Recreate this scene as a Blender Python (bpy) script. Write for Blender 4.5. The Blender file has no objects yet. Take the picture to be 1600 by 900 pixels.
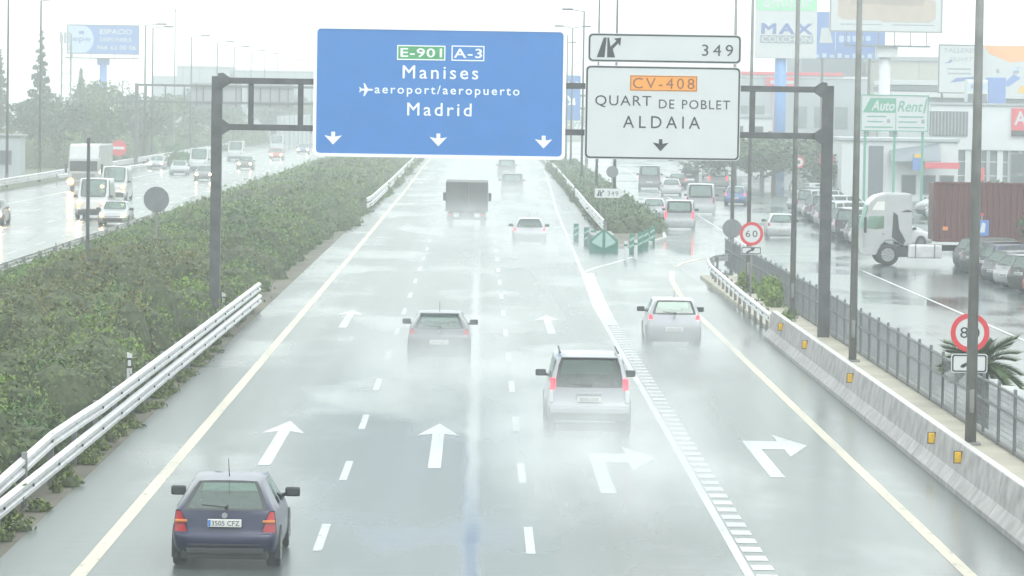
import bpy, bmesh, math, random
import numpy as np
from mathutils import Vector, Matrix

S = bpy.context.scene
COL = S.collection
rnd = random.Random(7)
rng = np.random.default_rng(11)
H = 7.25          # height of the camera above the carriageway (it stands on an overpass)

# ------------------------------------------------------------------ camera
cam_d = bpy.data.cameras.new('camera')
cam = bpy.data.objects.new('camera', cam_d)
COL.objects.link(cam)
yaw, pitch, roll = math.atan(55.5/6000), math.atan(284/6000), .0157
fw = Vector((math.sin(yaw)*math.cos(pitch), math.cos(yaw)*math.cos(pitch), -math.sin(pitch)))
r0 = Vector((math.cos(yaw), -math.sin(yaw), 0))
u0 = r0.cross(fw)
rr = r0*math.cos(roll) + u0*math.sin(roll)
uu = u0*math.cos(roll) - r0*math.sin(roll)
m = Matrix((rr, uu, -fw)).transposed().to_4x4()
m.translation = (0, 0, H)
cam.matrix_world = m
cam_d.sensor_width = 36
cam_d.lens = 36*6000/1600
cam_d.clip_start = 1
cam_d.clip_end = 6000
S.camera = cam

# ------------------------------------------------------------------ overcast rainy sky
W = bpy.data.worlds.new('World')
S.world = W
W.use_nodes = True
nt = W.node_tree
for n in list(nt.nodes): nt.nodes.remove(n)
out = nt.nodes.new('ShaderNodeOutputWorld')
bg = nt.nodes.new('ShaderNodeBackground')
sky = nt.nodes.new('ShaderNodeTexSky')
sky.sky_type = 'NISHITA'
sky.sun_disc = False
sky.sun_elevation = math.radians(52)
sky.sun_rotation = math.radians(150)
sky.air_density = 1.0
sky.dust_density = 6.0
hsv = nt.nodes.new('ShaderNodeHueSaturation')
hsv.inputs['Saturation'].default_value = .08
mixw = nt.nodes.new('ShaderNodeMix'); mixw.data_type = 'RGBA'
mixw.inputs['Factor'].default_value = .80           # the rain cloud evens the whole sky out
mixw.inputs['B'].default_value = (8.9, 9.75, 9.6, 1)
nt.links.new(sky.outputs[0], hsv.inputs['Color'])
nt.links.new(hsv.outputs[0], mixw.inputs['A'])
nt.links.new(mixw.outputs['Result'], bg.inputs[0])
bg.inputs[1].default_value = .12
nt.links.new(bg.outputs[0], out.inputs[0])

sun_d = bpy.data.lights.new('sun', 'SUN')
sun_d.energy = .6
sun_d.angle = math.radians(40)
sun_d.color = (1, .97, .93)
sun = bpy.data.objects.new('sun', sun_d)
COL.objects.link(sun)
# same direction as the sky's sun
el, az = math.radians(52), math.radians(150)
sdir = Vector((math.sin(az)*math.cos(el), math.cos(az)*math.cos(el), math.sin(el)))
sun.rotation_euler = sdir.to_track_quat('Z', 'Y').to_euler()

S.view_settings.view_transform = 'Standard'
S.view_settings.look = 'None'
S.view_settings.exposure = .92
S.view_settings.gamma = 1
S.render.engine = 'CYCLES'
cy = S.cycles
cy.use_denoising = True
cy.max_bounces = 7
cy.diffuse_bounces = 2
cy.glossy_bounces = 3
cy.transmission_bounces = 5
cy.transparent_max_bounces = 24
cy.volume_bounces = 2
cy.caustics_reflective = False
cy.caustics_refractive = False
cy.use_adaptive_sampling = True
cy.adaptive_threshold = .015
cy.volume_step_rate = 1.0
cy.volume_max_steps = 128

# ------------------------------------------------------------------ helpers: materials
def M(name, col, rough=.6, metal=0., var=.12, scale=2.5, bump=0., bscale=40, coat=0., spec=.5, emit=0., ecol=None, two=None, trans=0.):
    """Principled with object-space grain; two = colour seen on the inner side of a shell."""
    mt = bpy.data.materials.new(name); mt.use_nodes = True
    n = mt.node_tree.nodes; l = mt.node_tree.links
    p = n['Principled BSDF']
    p.inputs['Roughness'].default_value = rough
    p.inputs['Metallic'].default_value = metal
    p.inputs['Coat Weight'].default_value = coat
    p.inputs['Coat Roughness'].default_value = .08
    p.inputs['Specular IOR Level'].default_value = spec
    p.inputs['Base Color'].default_value = (*col, 1)
    tc = n.new('ShaderNodeTexCoord')
    if var > 0:
        no = n.new('ShaderNodeTexNoise'); no.inputs['Scale'].default_value = scale; no.inputs['Detail'].default_value = 5
        l.new(tc.outputs['Object'], no.inputs['Vector'])
        mr = n.new('ShaderNodeMapRange'); mr.inputs['From Min'].default_value = .3; mr.inputs['From Max'].default_value = .7
        mr.inputs['To Min'].default_value = 1-var; mr.inputs['To Max'].default_value = 1+var
        l.new(no.outputs['Fac'], mr.inputs['Value'])
        mx = n.new('ShaderNodeVectorMath'); mx.operation = 'SCALE'
        mx.inputs[0].default_value = col
        l.new(mr.outputs[0], mx.inputs['Scale'])
        l.new(mx.outputs[0], p.inputs['Base Color'])
    if bump > 0:
        nb = n.new('ShaderNodeTexNoise'); nb.inputs['Scale'].default_value = bscale; nb.inputs['Detail'].default_value = 4
        l.new(tc.outputs['Object'], nb.inputs['Vector'])
        b = n.new('ShaderNodeBump'); b.inputs['Strength'].default_value = bump; b.inputs['Distance'].default_value = .02
        l.new(nb.outputs['Fac'], b.inputs['Height']); l.new(b.outputs[0], p.inputs['Normal'])
    if emit:
        p.inputs['Emission Color'].default_value = (*(ecol or col), 1)
        p.inputs['Emission Strength'].default_value = emit
    if two:
        g = n.new('ShaderNodeNewGeometry'); q = n.new('ShaderNodeBsdfDiffuse'); q.inputs[0].default_value = (*two, 1)
        ms = n.new('ShaderNodeMixShader')
        l.new(g.outputs['Backfacing'], ms.inputs[0]); l.new(p.outputs[0], ms.inputs[1]); l.new(q.outputs[0], ms.inputs[2])
        l.new(ms.outputs[0], n['Material Output'].inputs['Surface'])
    return mt

def glass(name, tint, refl=.35):
    mt = bpy.data.materials.new(name); mt.use_nodes = True
    n = mt.node_tree.nodes; l = mt.node_tree.links
    n.remove(n['Principled BSDF'])
    t = n.new('ShaderNodeBsdfTransparent'); t.inputs[0].default_value = (*tint, 1)
    g = n.new('ShaderNodeBsdfGlossy'); g.inputs['Roughness'].default_value = .06; g.inputs[0].default_value = (.80, .93, .88, 1)
    f = n.new('ShaderNodeFresnel'); f.inputs[0].default_value = 1.5
    mr = n.new('ShaderNodeMath'); mr.operation = 'MULTIPLY_ADD'; mr.inputs[1].default_value = 1-refl*.3; mr.inputs[2].default_value = refl*.1
    l.new(f.outputs[0], mr.inputs[0])
    ms = n.new('ShaderNodeMixShader')
    l.new(mr.outputs[0], ms.inputs[0]); l.new(t.outputs[0], ms.inputs[1]); l.new(g.outputs[0], ms.inputs[2])
    l.new(ms.outputs[0], n['Material Output'].inputs['Surface'])
    return mt

# ------------------------------------------------------------------ helpers: meshes
class MB:
    def __init__(s): s.v = []; s.f = []
    def add(s, vs, fs):
        o = len(s.v); s.v += [tuple(v) for v in vs]; s.f += [tuple(i+o for i in f) for f in fs]; return s
    def box(s, x0, x1, y0, y1, z0, z1):
        return s.add([(x0,y0,z0),(x1,y0,z0),(x1,y1,z0),(x0,y1,z0),(x0,y0,z1),(x1,y0,z1),(x1,y1,z1),(x0,y1,z1)],
                     [(0,3,2,1),(4,5,6,7),(0,1,5,4),(1,2,6,5),(2,3,7,6),(3,0,4,7)])
    def bbox(s, x0, x1, y0, y1, z0, z1, b=.03):
        """a box with chamfered edges"""
        bm = bmesh.new(); bmesh.ops.create_cube(bm, size=1)
        for v in bm.verts:
            v.co = Vector(((x0+x1)/2+v.co.x*(x1-x0), (y0+y1)/2+v.co.y*(y1-y0), (z0+z1)/2+v.co.z*(z1-z0)))
        bmesh.ops.bevel(bm, geom=list(bm.edges), offset=b, segments=2, affect='EDGES', profile=.6)
        bm.verts.index_update()
        s.add([v.co[:] for v in bm.verts], [[v.index for v in f.verts] for f in bm.faces]); bm.free(); return s
    def tube(s, p0, p1, r0_, r1_=None, n=10, cap=True):
        p0, p1 = Vector(p0), Vector(p1); r1_ = r0_ if r1_ is None else r1_
        d = (p1-p0).normalized(); a = d.orthogonal().normalized(); b = d.cross(a)
        vs = []
        for p, r in ((p0, r0_), (p1, r1_)):
            for k in range(n):
                t = 2*math.pi*k/n; vs.append(p + a*(r*math.cos(t)) + b*(r*math.sin(t)))
        fs = [(k, (k+1) % n, n+(k+1) % n, n+k) for k in range(n)]
        if cap: fs += [tuple(range(n))[::-1], tuple(range(n, 2*n))]
        return s.add(vs, fs)
    def prism(s, pts, y0, y1):
        """outline in XZ extruded along Y"""
        n = len(pts)
        vs = [(x, y0, z) for x, z in pts] + [(x, y1, z) for x, z in pts]
        fs = [tuple(range(n)), tuple(range(n, 2*n))[::-1]] + [(k, k+n, (k+1) % n+n, (k+1) % n) for k in range(n)]
        return s.add(vs, fs)
    def prism_x(s, pts, x0, x1):
        """outline in YZ extruded along X"""
        n = len(pts)
        vs = [(x0, y, z) for y, z in pts] + [(x1, y, z) for y, z in pts]
        fs = [tuple(range(n))[::-1], tuple(range(n, 2*n))] + [(k, (k+1) % n, (k+1) % n+n, k+n) for k in range(n)]
        return s.add(vs, fs)
    def sheet(s, pts, z=0.):
        return s.add([(x, y, z) for x, y in pts], [tuple(range(len(pts)))])
    def sweep(s, prof, path, closed=False):
        """profile (offset to the right, height) swept along a path of (x, y, z)"""
        path = [Vector(p) for p in path]; k = len(prof); vs = []
        for i, p in enumerate(path):
            d = (path[min(i+1, len(path)-1)] - path[max(i-1, 0)]); d.z = 0; d.normalize()
            r = Vector((d.y, -d.x, 0))
            vs += [p + r*a + Vector((0, 0, b)) for a, b in prof]
        fs = []
        for i in range(len(path)-1):
            for j in range(k if closed else k-1):
                a, b = i*k+j, i*k+(j+1) % k
                fs.append((a, b, b+k, a+k))
        if closed: fs += [tuple(range(k))[::-1], tuple(range((len(path)-1)*k, len(path)*k))]
        return s.add(vs, fs)
    def mesh(s, name):
        me = bpy.data.meshes.new(name); me.from_pydata(s.v, [], s.f); me.update(); return me
    def build(s, name, mat, parent=None, smooth=False, **kw):
        me = s.mesh(name)
        bm = bmesh.new(); bm.from_mesh(me); bmesh.ops.recalc_face_normals(bm, faces=bm.faces); bm.to_mesh(me); bm.free()
        if smooth:
            me.polygons.foreach_set('use_smooth', [True]*len(me.polygons))
        me.materials.append(mat)
        return link(name, me, parent, **kw)

def link(name, me, parent=None, **kw):
    o = bpy.data.objects.new(name, me); COL.objects.link(o)
    if parent: o.parent = parent
    tag(o, **kw); return o

def tag(o, label=None, cat=None, group=None, kind=None):
    if label: o['label'] = label
    if cat: o['category'] = cat
    if group: o['group'] = group
    if kind: o['kind'] = kind
    return o

def thing(name, label, cat, loc=(0, 0, 0), rz=0., group=None):
    o = bpy.data.objects.new(name, None); COL.objects.link(o)
    o.empty_display_size = .3
    o.location = loc; o.rotation_euler = (0, 0, rz)
    return tag(o, label, cat, group)

def dup(root, loc, rz=None, label=None, group=None, scale=None, mats=None):
    r = root.copy(); COL.objects.link(r); r.location = loc
    if rz is not None: r.rotation_euler = (0, 0, rz)
    if scale: r.scale = (scale,)*3
    if label: r['label'] = label
    if group: r['group'] = group
    def rec(src, dst):
        for ch in src.children:
            c = ch.copy(); COL.objects.link(c); c.parent = dst
            nm = ch.name.split('.')[0]
            if mats and nm in mats:
                c.material_slots[0].link = 'OBJECT'; c.material_slots[0].material = mats[nm]
            rec(ch, c)
    rec(root, r)
    return r

def smooth_by_angle(me, ang=.6):
    bm = bmesh.new(); bm.from_mesh(me)
    for f in bm.faces: f.smooth = True
    for e in bm.edges:
        e.smooth = not (len(e.link_faces) == 2 and e.calc_face_angle(0) > ang)
    bm.to_mesh(me); bm.free()

def text_mesh(s, w, h, spacing=1.0, extrude=.004, bold=0., shear=0.):
    """mesh of a line of lettering, centred on (0,0) in XZ facing -Y, fitted to w x h"""
    cu = bpy.data.curves.new('lettering', 'FONT'); cu.body = s; cu.space_character = spacing; cu.bevel_depth = max(0, bold)*1.2; cu.bevel_resolution = 0; cu.extrude = .001; cu.shear = shear
    cu.resolution_u = 3
    o = bpy.data.objects.new('lettering', cu); COL.objects.link(o)
    dg = bpy.context.evaluated_depsgraph_get(); ev = o.evaluated_get(dg)
    me = bpy.data.meshes.new_from_object(ev)
    bpy.data.objects.remove(o); bpy.data.curves.remove(cu)
    co = np.empty(len(me.vertices)*3, np.float32); me.vertices.foreach_get('co', co); co = co.reshape(-1, 3)
    mn, mx = co.min(0), co.max(0)
    x = (co[:, 0]-(mn[0]+mx[0])/2)*w/(mx[0]-mn[0]); z = (co[:, 1]-(mn[1]+mx[1])/2)*h/(mx[1]-mn[1])
    y = -(co[:, 2]-mn[2])*extrude/max(1e-6, mx[2]-mn[2])
    me.vertices.foreach_set('co', np.stack([x, y, z], 1).ravel().astype(np.float32)); me.update()
    return me

def text(s, x, y, z, w, h, mat, parent, name='lettering', **kw):
    me = text_mesh(s, w, h, **kw); me.materials.append(mat)
    o = link(name, me, parent); o.location = (x, y, z); return o

def rrect(x0, x1, z0, z1, r, n=5):
    pts = []
    for cx, cz, a0 in ((x1-r, z1-r, 0), (x0+r, z1-r, 90), (x0+r, z0+r, 180), (x1-r, z0+r, 270)):
        for k in range(n+1):
            a = math.radians(a0+90*k/n); pts.append((cx+r*math.cos(a), cz+r*math.sin(a)))
    return pts

def ring(mb, po, pi, y0, y1):
    """frame between an outer and an inner outline of equal length"""
    n = len(po)
    vs = [(x, y0, z) for x, z in po]+[(x, y0, z) for x, z in pi]+[(x, y1, z) for x, z in po]+[(x, y1, z) for x, z in pi]
    fs = []
    for k in range(n):
        q = (k+1) % n
        fs += [(k, q, n+q, n+k), (2*n+k, 3*n+k, 3*n+q, 2*n+q), (k, 2*n+k, 2*n+q, q), (n+k, n+q, 3*n+q, 3*n+k)]
    return mb.add(vs, fs)

def fast_mesh(name, verts, quads, mat, tint=None):
    me = bpy.data.meshes.new(name)
    nv, nq = len(verts), len(quads)
    me.vertices.add(nv); me.vertices.foreach_set('co', np.ascontiguousarray(verts, np.float32).ravel())
    me.loops.add(nq*4); me.loops.foreach_set('vertex_index', np.ascontiguousarray(quads, np.int32).ravel())
    me.polygons.add(nq); me.polygons.foreach_set('loop_start', np.arange(0, nq*4, 4, dtype=np.int32))
    me.update(calc_edges=True)
    if tint is not None:
        at = me.attributes.new('tint', 'FLOAT_COLOR', 'POINT')
        at.data.foreach_set('color', np.ascontiguousarray(tint, np.float32).ravel())
    me.materials.append(mat)
    return me

def leaf_quads(c, size, aspect=.45, up=.35):
    """leaf-sized quads round centres c (n,3), random attitude"""
    n = len(c)
    a = rng.normal(size=(n, 3)); a[:, 2] += up*1.5; a /= np.linalg.norm(a, axis=1)[:, None]
    b = rng.normal(size=(n, 3)); b -= (b*a).sum(1)[:, None]*a; b /= np.linalg.norm(b, axis=1)[:, None]
    sz = (size*rng.uniform(.6, 1.35, n))[:, None]
    a = a*sz*.5; b = b*sz*.5*aspect
    v = np.stack([c-a*.9, c+b-a*.1, c+a*1.1, c-b-a*.1], 1).reshape(-1, 3)
    q = np.arange(n*4).reshape(-1, 4)
    return v, q

# ------------------------------------------------------------------ materials
def leaf_mat(name, base, rough=.5):
    mt = bpy.data.materials.new(name); mt.use_nodes = True
    n = mt.node_tree.nodes; l = mt.node_tree.links; p = n['Principled BSDF']
    at = n.new('ShaderNodeAttribute'); at.attribute_name = 'tint'
    mx = n.new('ShaderNodeMix'); mx.data_type = 'RGBA'; mx.blend_type = 'MULTIPLY'; mx.inputs['Factor'].default_value = 1
    mx.inputs['A'].default_value = (*base, 1); l.new(at.outputs['Color'], mx.inputs['B'])
    l.new(mx.outputs['Result'], p.inputs['Base Color'])
    p.inputs['Roughness'].default_value = rough
    p.inputs['Specular IOR Level'].default_value = .35
    return mt

m_leaf = leaf_mat('leaf', (.086, .132, .042))
m_tree = leaf_mat('tree_leaf', (.050, .078, .042))
m_palm = leaf_mat('palm_leaf', (.06, .10, .035))
m_bark = M('bark', (.10, .08, .06), .9, var=.3, scale=6, bump=.5)
m_gantry = M('dark_grey_steel', (.085, .087, .092), .5, .3, var=.25, scale=3)
m_pole = M('weathered_pole_steel', (.19, .195, .19), .55, .2, var=.25, scale=2)
m_galv = M('galvanised_steel', (.62, .62, .64), .32, .35, var=.14, scale=2.2)
m_galvpost = M('galvanised_post', (.20, .20, .205), .5, .4, var=.2)
m_signback = M('sign_back_grey', (.17, .18, .19), .5, .2, var=.1)
m_blue = M('sign_blue', (.030, .172, .49), .45, var=.04, scale=1.2)
m_white = M('sign_white', (.54, .565, .575), .5, var=.03, scale=1)
m_wline = M('sign_white_line', (.80, .83, .86), .5, var=.03)
m_black = M('sign_black', (.022, .026, .028), .5, var=.1)
m_green = M('sign_green', (.05, .30, .11), .45, var=.05)
m_orange = M('sign_orange', (.78, .30, .045), .45, var=.05)
m_obrown = M('orange_plate_print', (.22, .09, .03), .5, var=.05)
m_red = M('sign_red', (.55, .035, .05), .45, var=.06)
m_conc = M('barrier_concrete', (.36, .345, .345), .7, var=.26, scale=2.6, bump=.3, bscale=18)
m_conctop = M('barrier_wet_highlight', (.45, .44, .43), .3, var=.15, scale=2)  # top-edge highlight put into a paler colour; the smoothness is the wet film
m_yellow = M('reflector_yellow', (.70, .42, .02), .35, var=.15, scale=9)
m_fence = M('fence_steel', (.15, .16, .168), .5, .3, var=.2)
m_tyre = M('tyre_rubber', (.018, .018, .02), .7, var=.2)
m_rim = M('wheel_rim', (.34, .35, .37), .35, .7, var=.1)
m_plastic = M('black_plastic', (.022, .023, .026), .5, var=.15)
m_plate = M('plate_white', (.62, .63, .62), .5, var=.05)
m_tail = M('tail_lens', (.36, .012, .02), .25, var=.1, coat=.6)
m_taillit = M('tail_lamp_lit', (.35, .01, .02), .3, var=0, emit=2.0, ecol=(1, .02, .045))
m_amber = M('amber_lens', (.60, .20, .05), .3, var=.05)
m_head = M('headlamp_lens', (.55, .57, .6), .1, var=.05, coat=.6)
m_headlit = M('headlamp_lit', (.5, .4, .25), .2, var=0, emit=1.0, ecol=(1, .38, .08))
m_bulb = M('headlamp_bulb', (.9, .85, .7), .2, var=0, emit=160, ecol=(1, .80, .52))
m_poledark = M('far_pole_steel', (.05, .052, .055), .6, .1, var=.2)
m_amberlit = M('lamp_amber_halo', (.5, .25, .08), .3, var=0, emit=1.2, ecol=(1, .42, .10))  # amber glow of the discs added behind the bulbs to imitate an orange halo
m_orangelit = M('headlamp_lit_warm', (.9, .7, .4), .2, var=0, emit=260, ecol=(1, .55, .22))
m_int = M('seat_fabric', (.05, .052, .055), .9, var=.2)
g_dark = glass('dark_window_glass', (.20, .25, .26), .6)
g_green = glass('green_window_glass', (.74, .98, .86), 1.2)
g_grey = glass('grey_window_glass', (.62, .74, .72), 1.4)

def paint(name, col, metal=.35, rough=.38):
    return M(name, col, rough, metal, var=.07, scale=1.5, coat=.55, two=(.07, .075, .072))
P = dict(
    navy=paint('paint_navy', (.007, .011, .050), .1), grey=paint('paint_grey', (.12, .122, .14)), silver=paint('paint_silver', (.33, .34, .37)),
    white=paint('paint_white', (.38, .39, .40), 0.), black=paint('paint_black', (.018, .019, .022), .1), red=paint('paint_red', (.45, .03, .03), .1),
    dgrey=paint('paint_dark_grey', (.06, .065, .07)), green=paint('paint_green', (.03, .22, .16), .1), blue=paint('paint_blue', (.06, .12, .28), .2),
    sand=paint('paint_sand', (.42, .40, .34), .3))

def vol_mat(name, dens, col=(.95, .98, .98), aniso=.25):
    mt = bpy.data.materials.new(name); mt.use_nodes = True
    n = mt.node_tree.nodes; l = mt.node_tree.links
    n.remove(n['Principled BSDF'])
    pv = n.new('ShaderNodeVolumePrincipled')
    pv.inputs['Color'].default_value = (*col, 1); pv.inputs['Density'].default_value = dens; pv.inputs['Anisotropy'].default_value = aniso
    l.new(pv.outputs[0], n['Material Output'].inputs['Volume'])
    return mt, n, l, pv

# =================================================================== THE SETTING
m_earth = M('wet_earth', (.105, .098, .075), .8, var=.35, scale=.35, bump=.5, bscale=3)
m_grassy = M('grassy_ground', (.055, .075, .035), .85, var=.4, scale=.3, bump=.5, bscale=4)
m_pave = M('sandy_pavement', (.36, .335, .27), .55, var=.18, scale=.6, bump=.25, bscale=12)
m_kerb = M('kerb_concrete', (.42, .42, .41), .5, var=.15)
def worn_paint(name, col):
    """road paint with tyre wear: flakes and dulled patches where the asphalt shows through"""
    mt = bpy.data.materials.new(name); mt.use_nodes = True
    n = mt.node_tree.nodes; l = mt.node_tree.links; p = n['Principled BSDF']
    tc = n.new('ShaderNodeNewGeometry')
    def nz(sc, det, lo, hi, sy=1.):
        mp = n.new('ShaderNodeMapping'); mp.inputs['Scale'].default_value = (1, sy, 1); l.new(tc.outputs['Position'], mp.inputs['Vector'])
        k = n.new('ShaderNodeTexNoise'); k.inputs['Scale'].default_value = sc; k.inputs['Detail'].default_value = det; l.new(mp.outputs[0], k.inputs['Vector'])
        m_ = n.new('ShaderNodeMapRange'); m_.inputs['From Min'].default_value = lo; m_.inputs['From Max'].default_value = hi; l.new(k.outputs['Fac'], m_.inputs['Value']); return m_.outputs[0]
    a = nz(5, 8, .60, .74, .35); b_ = nz(.5, 3, .35, .75, .3)
    s_ = n.new('ShaderNodeMath'); s_.operation = 'MULTIPLY_ADD'; s_.use_clamp = True; s_.inputs[1].default_value = .42; l.new(b_, s_.inputs[0])
    w_ = n.new('ShaderNodeMath'); w_.operation = 'MULTIPLY'; w_.inputs[1].default_value = .75; l.new(a, w_.inputs[0]); l.new(w_.outputs[0], s_.inputs[2])
    mx = n.new('ShaderNodeMix'); mx.data_type = 'RGBA'; mx.inputs['A'].default_value = (*col, 1); mx.inputs['B'].default_value = (.075, .085, .085, 1)
    l.new(s_.outputs[0], mx.inputs['Factor']); l.new(mx.outputs['Result'], p.inputs['Base Color'])
    p.inputs['Roughness'].default_value = .36; p.inputs['IOR'].default_value = 1.45
    return mt
m_paint = worn_paint('road_paint', (.46, .48, .48))
m_cream = worn_paint('road_paint_cream', (.48, .43, .33))

def wet_asphalt(name, r_left, r_right, x0, x1, rut=False, base=(.060, .077, .073), puddle=.38, bump=.12):
    mt = bpy.data.materials.new(name); mt.use_nodes = True
    n = mt.node_tree.nodes; l = mt.node_tree.links; p = n['Principled BSDF']
    def math_(op, a, b=None, c=None, clamp=False):
        k = n.new('ShaderNodeMath'); k.operation = op; k.use_clamp = clamp
        for i, v in enumerate((a, b, c)):
            if v is None: continue
            if isinstance(v, (int, float)): k.inputs[i].default_value = v
            else: l.new(v, k.inputs[i])
        return k.outputs[0]
    tc = n.new('ShaderNodeTexCoord')
    sp = n.new('ShaderNodeSeparateXYZ'); l.new(tc.outputs['Object'], sp.inputs[0])
    def noise(scale, sx=1., sy=1., detail=5, rough=.5):
        mp = n.new('ShaderNodeMapping'); mp.inputs['Scale'].default_value = (sx, sy, 1)
        l.new(tc.outputs['Object'], mp.inputs['Vector'])
        k = n.new('ShaderNodeTexNoise'); k.inputs['Scale'].default_value = scale; k.inputs['Detail'].default_value = detail
        k.inputs['Roughness'].default_value = rough
        l.new(mp.outputs[0], k.inputs['Vector']); return k.outputs['Fac']
    # colour: aggregate grain, long worn wheel tracks, patches
    big = noise(.12, 1, .25); fine = noise(9, 1, 1, 3); track = noise(.9, 1, .02, 3)
    v = math_('MULTIPLY_ADD', big, .7, .25)
    v = math_('ADD', v, math_('MULTIPLY', fine, .5))
    v = math_('ADD', v, math_('MULTIPLY', track, .35))
    sc = n.new('ShaderNodeVectorMath'); sc.operation = 'SCALE'; sc.inputs[0].default_value = base
    l.new(v, sc.inputs['Scale']); l.new(sc.outputs[0], p.inputs['Base Color'])
    # wetness: standing water lies smoother to the right, in ruts and in shallow pools
    t = n.new('ShaderNodeMapRange'); t.inputs['From Min'].default_value = x0; t.inputs['From Max'].default_value = x1
    t.inputs['To Min'].default_value = r_left; t.inputs['To Max'].default_value = r_right
    l.new(sp.outputs['X'], t.inputs['Value'])
    pool = n.new('ShaderNodeMapRange'); pool.inputs['From Min'].default_value = .46; pool.inputs['From Max'].default_value = .66
    pool.interpolation_type = 'SMOOTHSTEP'
    l.new(noise(.22, 1.0, .33, 4), pool.inputs['Value'])
    wet = math_('MULTIPLY', pool.outputs[0], puddle)
    r = math_('MULTIPLY', t.outputs[0], math_('SUBTRACT', 1., wet))
    r = math_('MULTIPLY', r, math_('MULTIPLY_ADD', track, .5, .75))
    b_str = math_('MULTIPLY', math_('SUBTRACT', 1.15, wet), bump)
    if rut:
        d = math_('ABSOLUTE', math_('ADD', sp.outputs['X'], math_('MULTIPLY_ADD', noise(.25, .01, 1, 2), .16, -.06)))
        k = n.new('ShaderNodeMapRange'); k.interpolation_type = 'SMOOTHSTEP'
        k.inputs['From Min'].default_value = .03; k.inputs['From Max'].default_value = .24
        k.inputs['To Min'].default_value = .5; k.inputs['To Max'].default_value = 1
        l.new(d, k.inputs['Value'])
        r = math_('MULTIPLY', r, k.outputs[0]); b_str = math_('MULTIPLY', b_str, math_('MULTIPLY_ADD', k.outputs[0], .92, .08))
    l.new(r, p.inputs['Roughness'])
    p.inputs['IOR'].default_value = 1.46
    # rain ripples running across the fall of the road
    hgt = math_('ADD', math_('MULTIPLY', noise(1.1, .45, 2.2, 4, .6), 1.), math_('MULTIPLY', fine, .10))
    b = n.new('ShaderNodeBump'); b.inputs['Distance'].default_value = .05
    l.new(hgt, b.inputs['Height']); l.new(b_str, b.inputs['Strength']); l.new(b.outputs[0], p.inputs['Normal'])
    return mt

m_road = wet_asphalt('wet_motorway_asphalt', .34, .25, -7.5, 8, rut=True)
m_road2 = wet_asphalt('wet_service_asphalt', .22, .17, 10, 40, puddle=.8, bump=.22)
m_road3 = wet_asphalt('wet_far_asphalt', .26, .26, -38, -20)

def struct(name, mb, mat, **kw): return mb.build(name, mat, kind='structure', **kw)

struct('ground', MB().sheet([(-290, -110), (290, -110), (290, 1090), (-290, 1090)], -.06), m_grassy)
struct('median_earth', MB().sheet([(-19.4, -60), (-7.3, -60), (-7.3, 900), (-19.4, 900)], -.012), m_earth)
road = struct('motorway', MB().sheet([(-7.45, -60), (9.3, -60), (9.3, 172), (9.0, 190), (7.1, 208), (7.4, 330), (8.4, 460), (8.6, 900), (-7.45, 900)], 0), m_road)
opp = struct('opposite_motorway', MB().sheet([(-37, -60), (-19.3, -60), (-19.3, 900), (-37, 900)], -.004), m_road3)
service = struct('service_road', MB().sheet([(9.0, -60), (150, -60), (150, 800), (8.7, 800), (8.3, 460), (7.3, 330), (7.0, 205), (9.0, 190)], -.006), m_road2)

# sandy strip of pavement between the concrete barrier and the fence, with its kerb
mb = MB()
mb.sweep([(0, -.05), (0, .12), (1.80, .12), (1.80, -.05)], [(9.62, -60, 0), (9.62, 165, 0)])
pave = struct('pavement', mb, m_pave)
MB().sweep([(0, -.02), (0, .135), (.16, .135), (.16, -.02)], [(11.42, -60, 0), (11.42, 168, 0)]).build('kerb', m_kerb, pave)

# gore between motorway and exit road
gore_pts = [(6.9, 203), (7.3, 199), (8.9, 203), (10.3, 212), (10.75, 224), (10.8, 250), (11.6, 330), (12.6, 460), (8.7, 460), (7.6, 330), (7.1, 230)]
g = MB(); k = len(gore_pts)
g.add([(x, y, .14) for x, y in gore_pts]+[(x, y, -.05) for x, y in gore_pts],
      [tuple(range(k))]+[(i, (i+1) % k, (i+1) % k+k, i+k) for i in range(k)])
gore = struct('traffic_island', g, m_earth)
gp = [(x, y, .0) for x, y in gore_pts[:8]]
MB().sweep([(-.02, -.04), (-.02, .165), (.16, .165), (.16, -.04)], gp).build('kerb', m_kerb, gore)

# ---- painted markings: children of the roads
def mark(parent, mb, name, mat=m_paint, **kw): return mb.build(name, mat, parent, **kw)
def strip(mb, path, w, z=.004):
    return mb.sweep([(-w/2, z), (w/2, z)], [(x, y, 0) for x, y in path])
mark(road, strip(MB(), [(-6.0, -60), (-6.0, 180), (-6.15, 330), (-6.5, 460), (-6.6, 800)], .24), 'edge_line', m_cream)
mark(road, strip(MB(), [(4.32, -60), (4.32, 140), (4.62, 166), (5.5, 267), (7.2, 400), (7.7, 460), (7.8, 800)], .15), 'edge_line', m_paint)
mark(road, strip(MB(), [(4.5, 128), (4.58, 142), (4.86, 168)], .5, .0048), 'gore_band', m_paint)
mark(road, strip(MB(), [(7.82, -60), (7.82, 135), (7.97, 151), (8.25, 162), (8.7, 171)], .22), 'edge_line', m_cream)
mark(service, strip(MB(), [(9.1, 176), (9.6, 180), (10.8, 186), (13.2, 191), (17, 194)], .22, .004), 'edge_line', m_cream)
mark(road, strip(MB(), [(4.62, 168), (5.4, 174), (6.5, 180), (7.6, 187)], .2, .0045), 'edge_line', m_paint)
d0 = MB().sheet([(-.075, 0), (.075, 0), (.075, 4.0), (-.075, 4.0)], .004).mesh('lane_dash'); d0.materials.append(m_paint)
for X in (-2.52, .95):
    for i in range(44):
        o = link('lane_dash', d0, road); o.location = (X + (.0028*max(0, 62+11.75*i-250) if X > 0 else 0), 62.0+11.75*i-23.5, 0)
for X in (-21.9, -25.3, -28.8):
    for i in range(26):
        o = link('lane_dash', d0, opp); o.location = (X, 120+11.75*i, 0)
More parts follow.
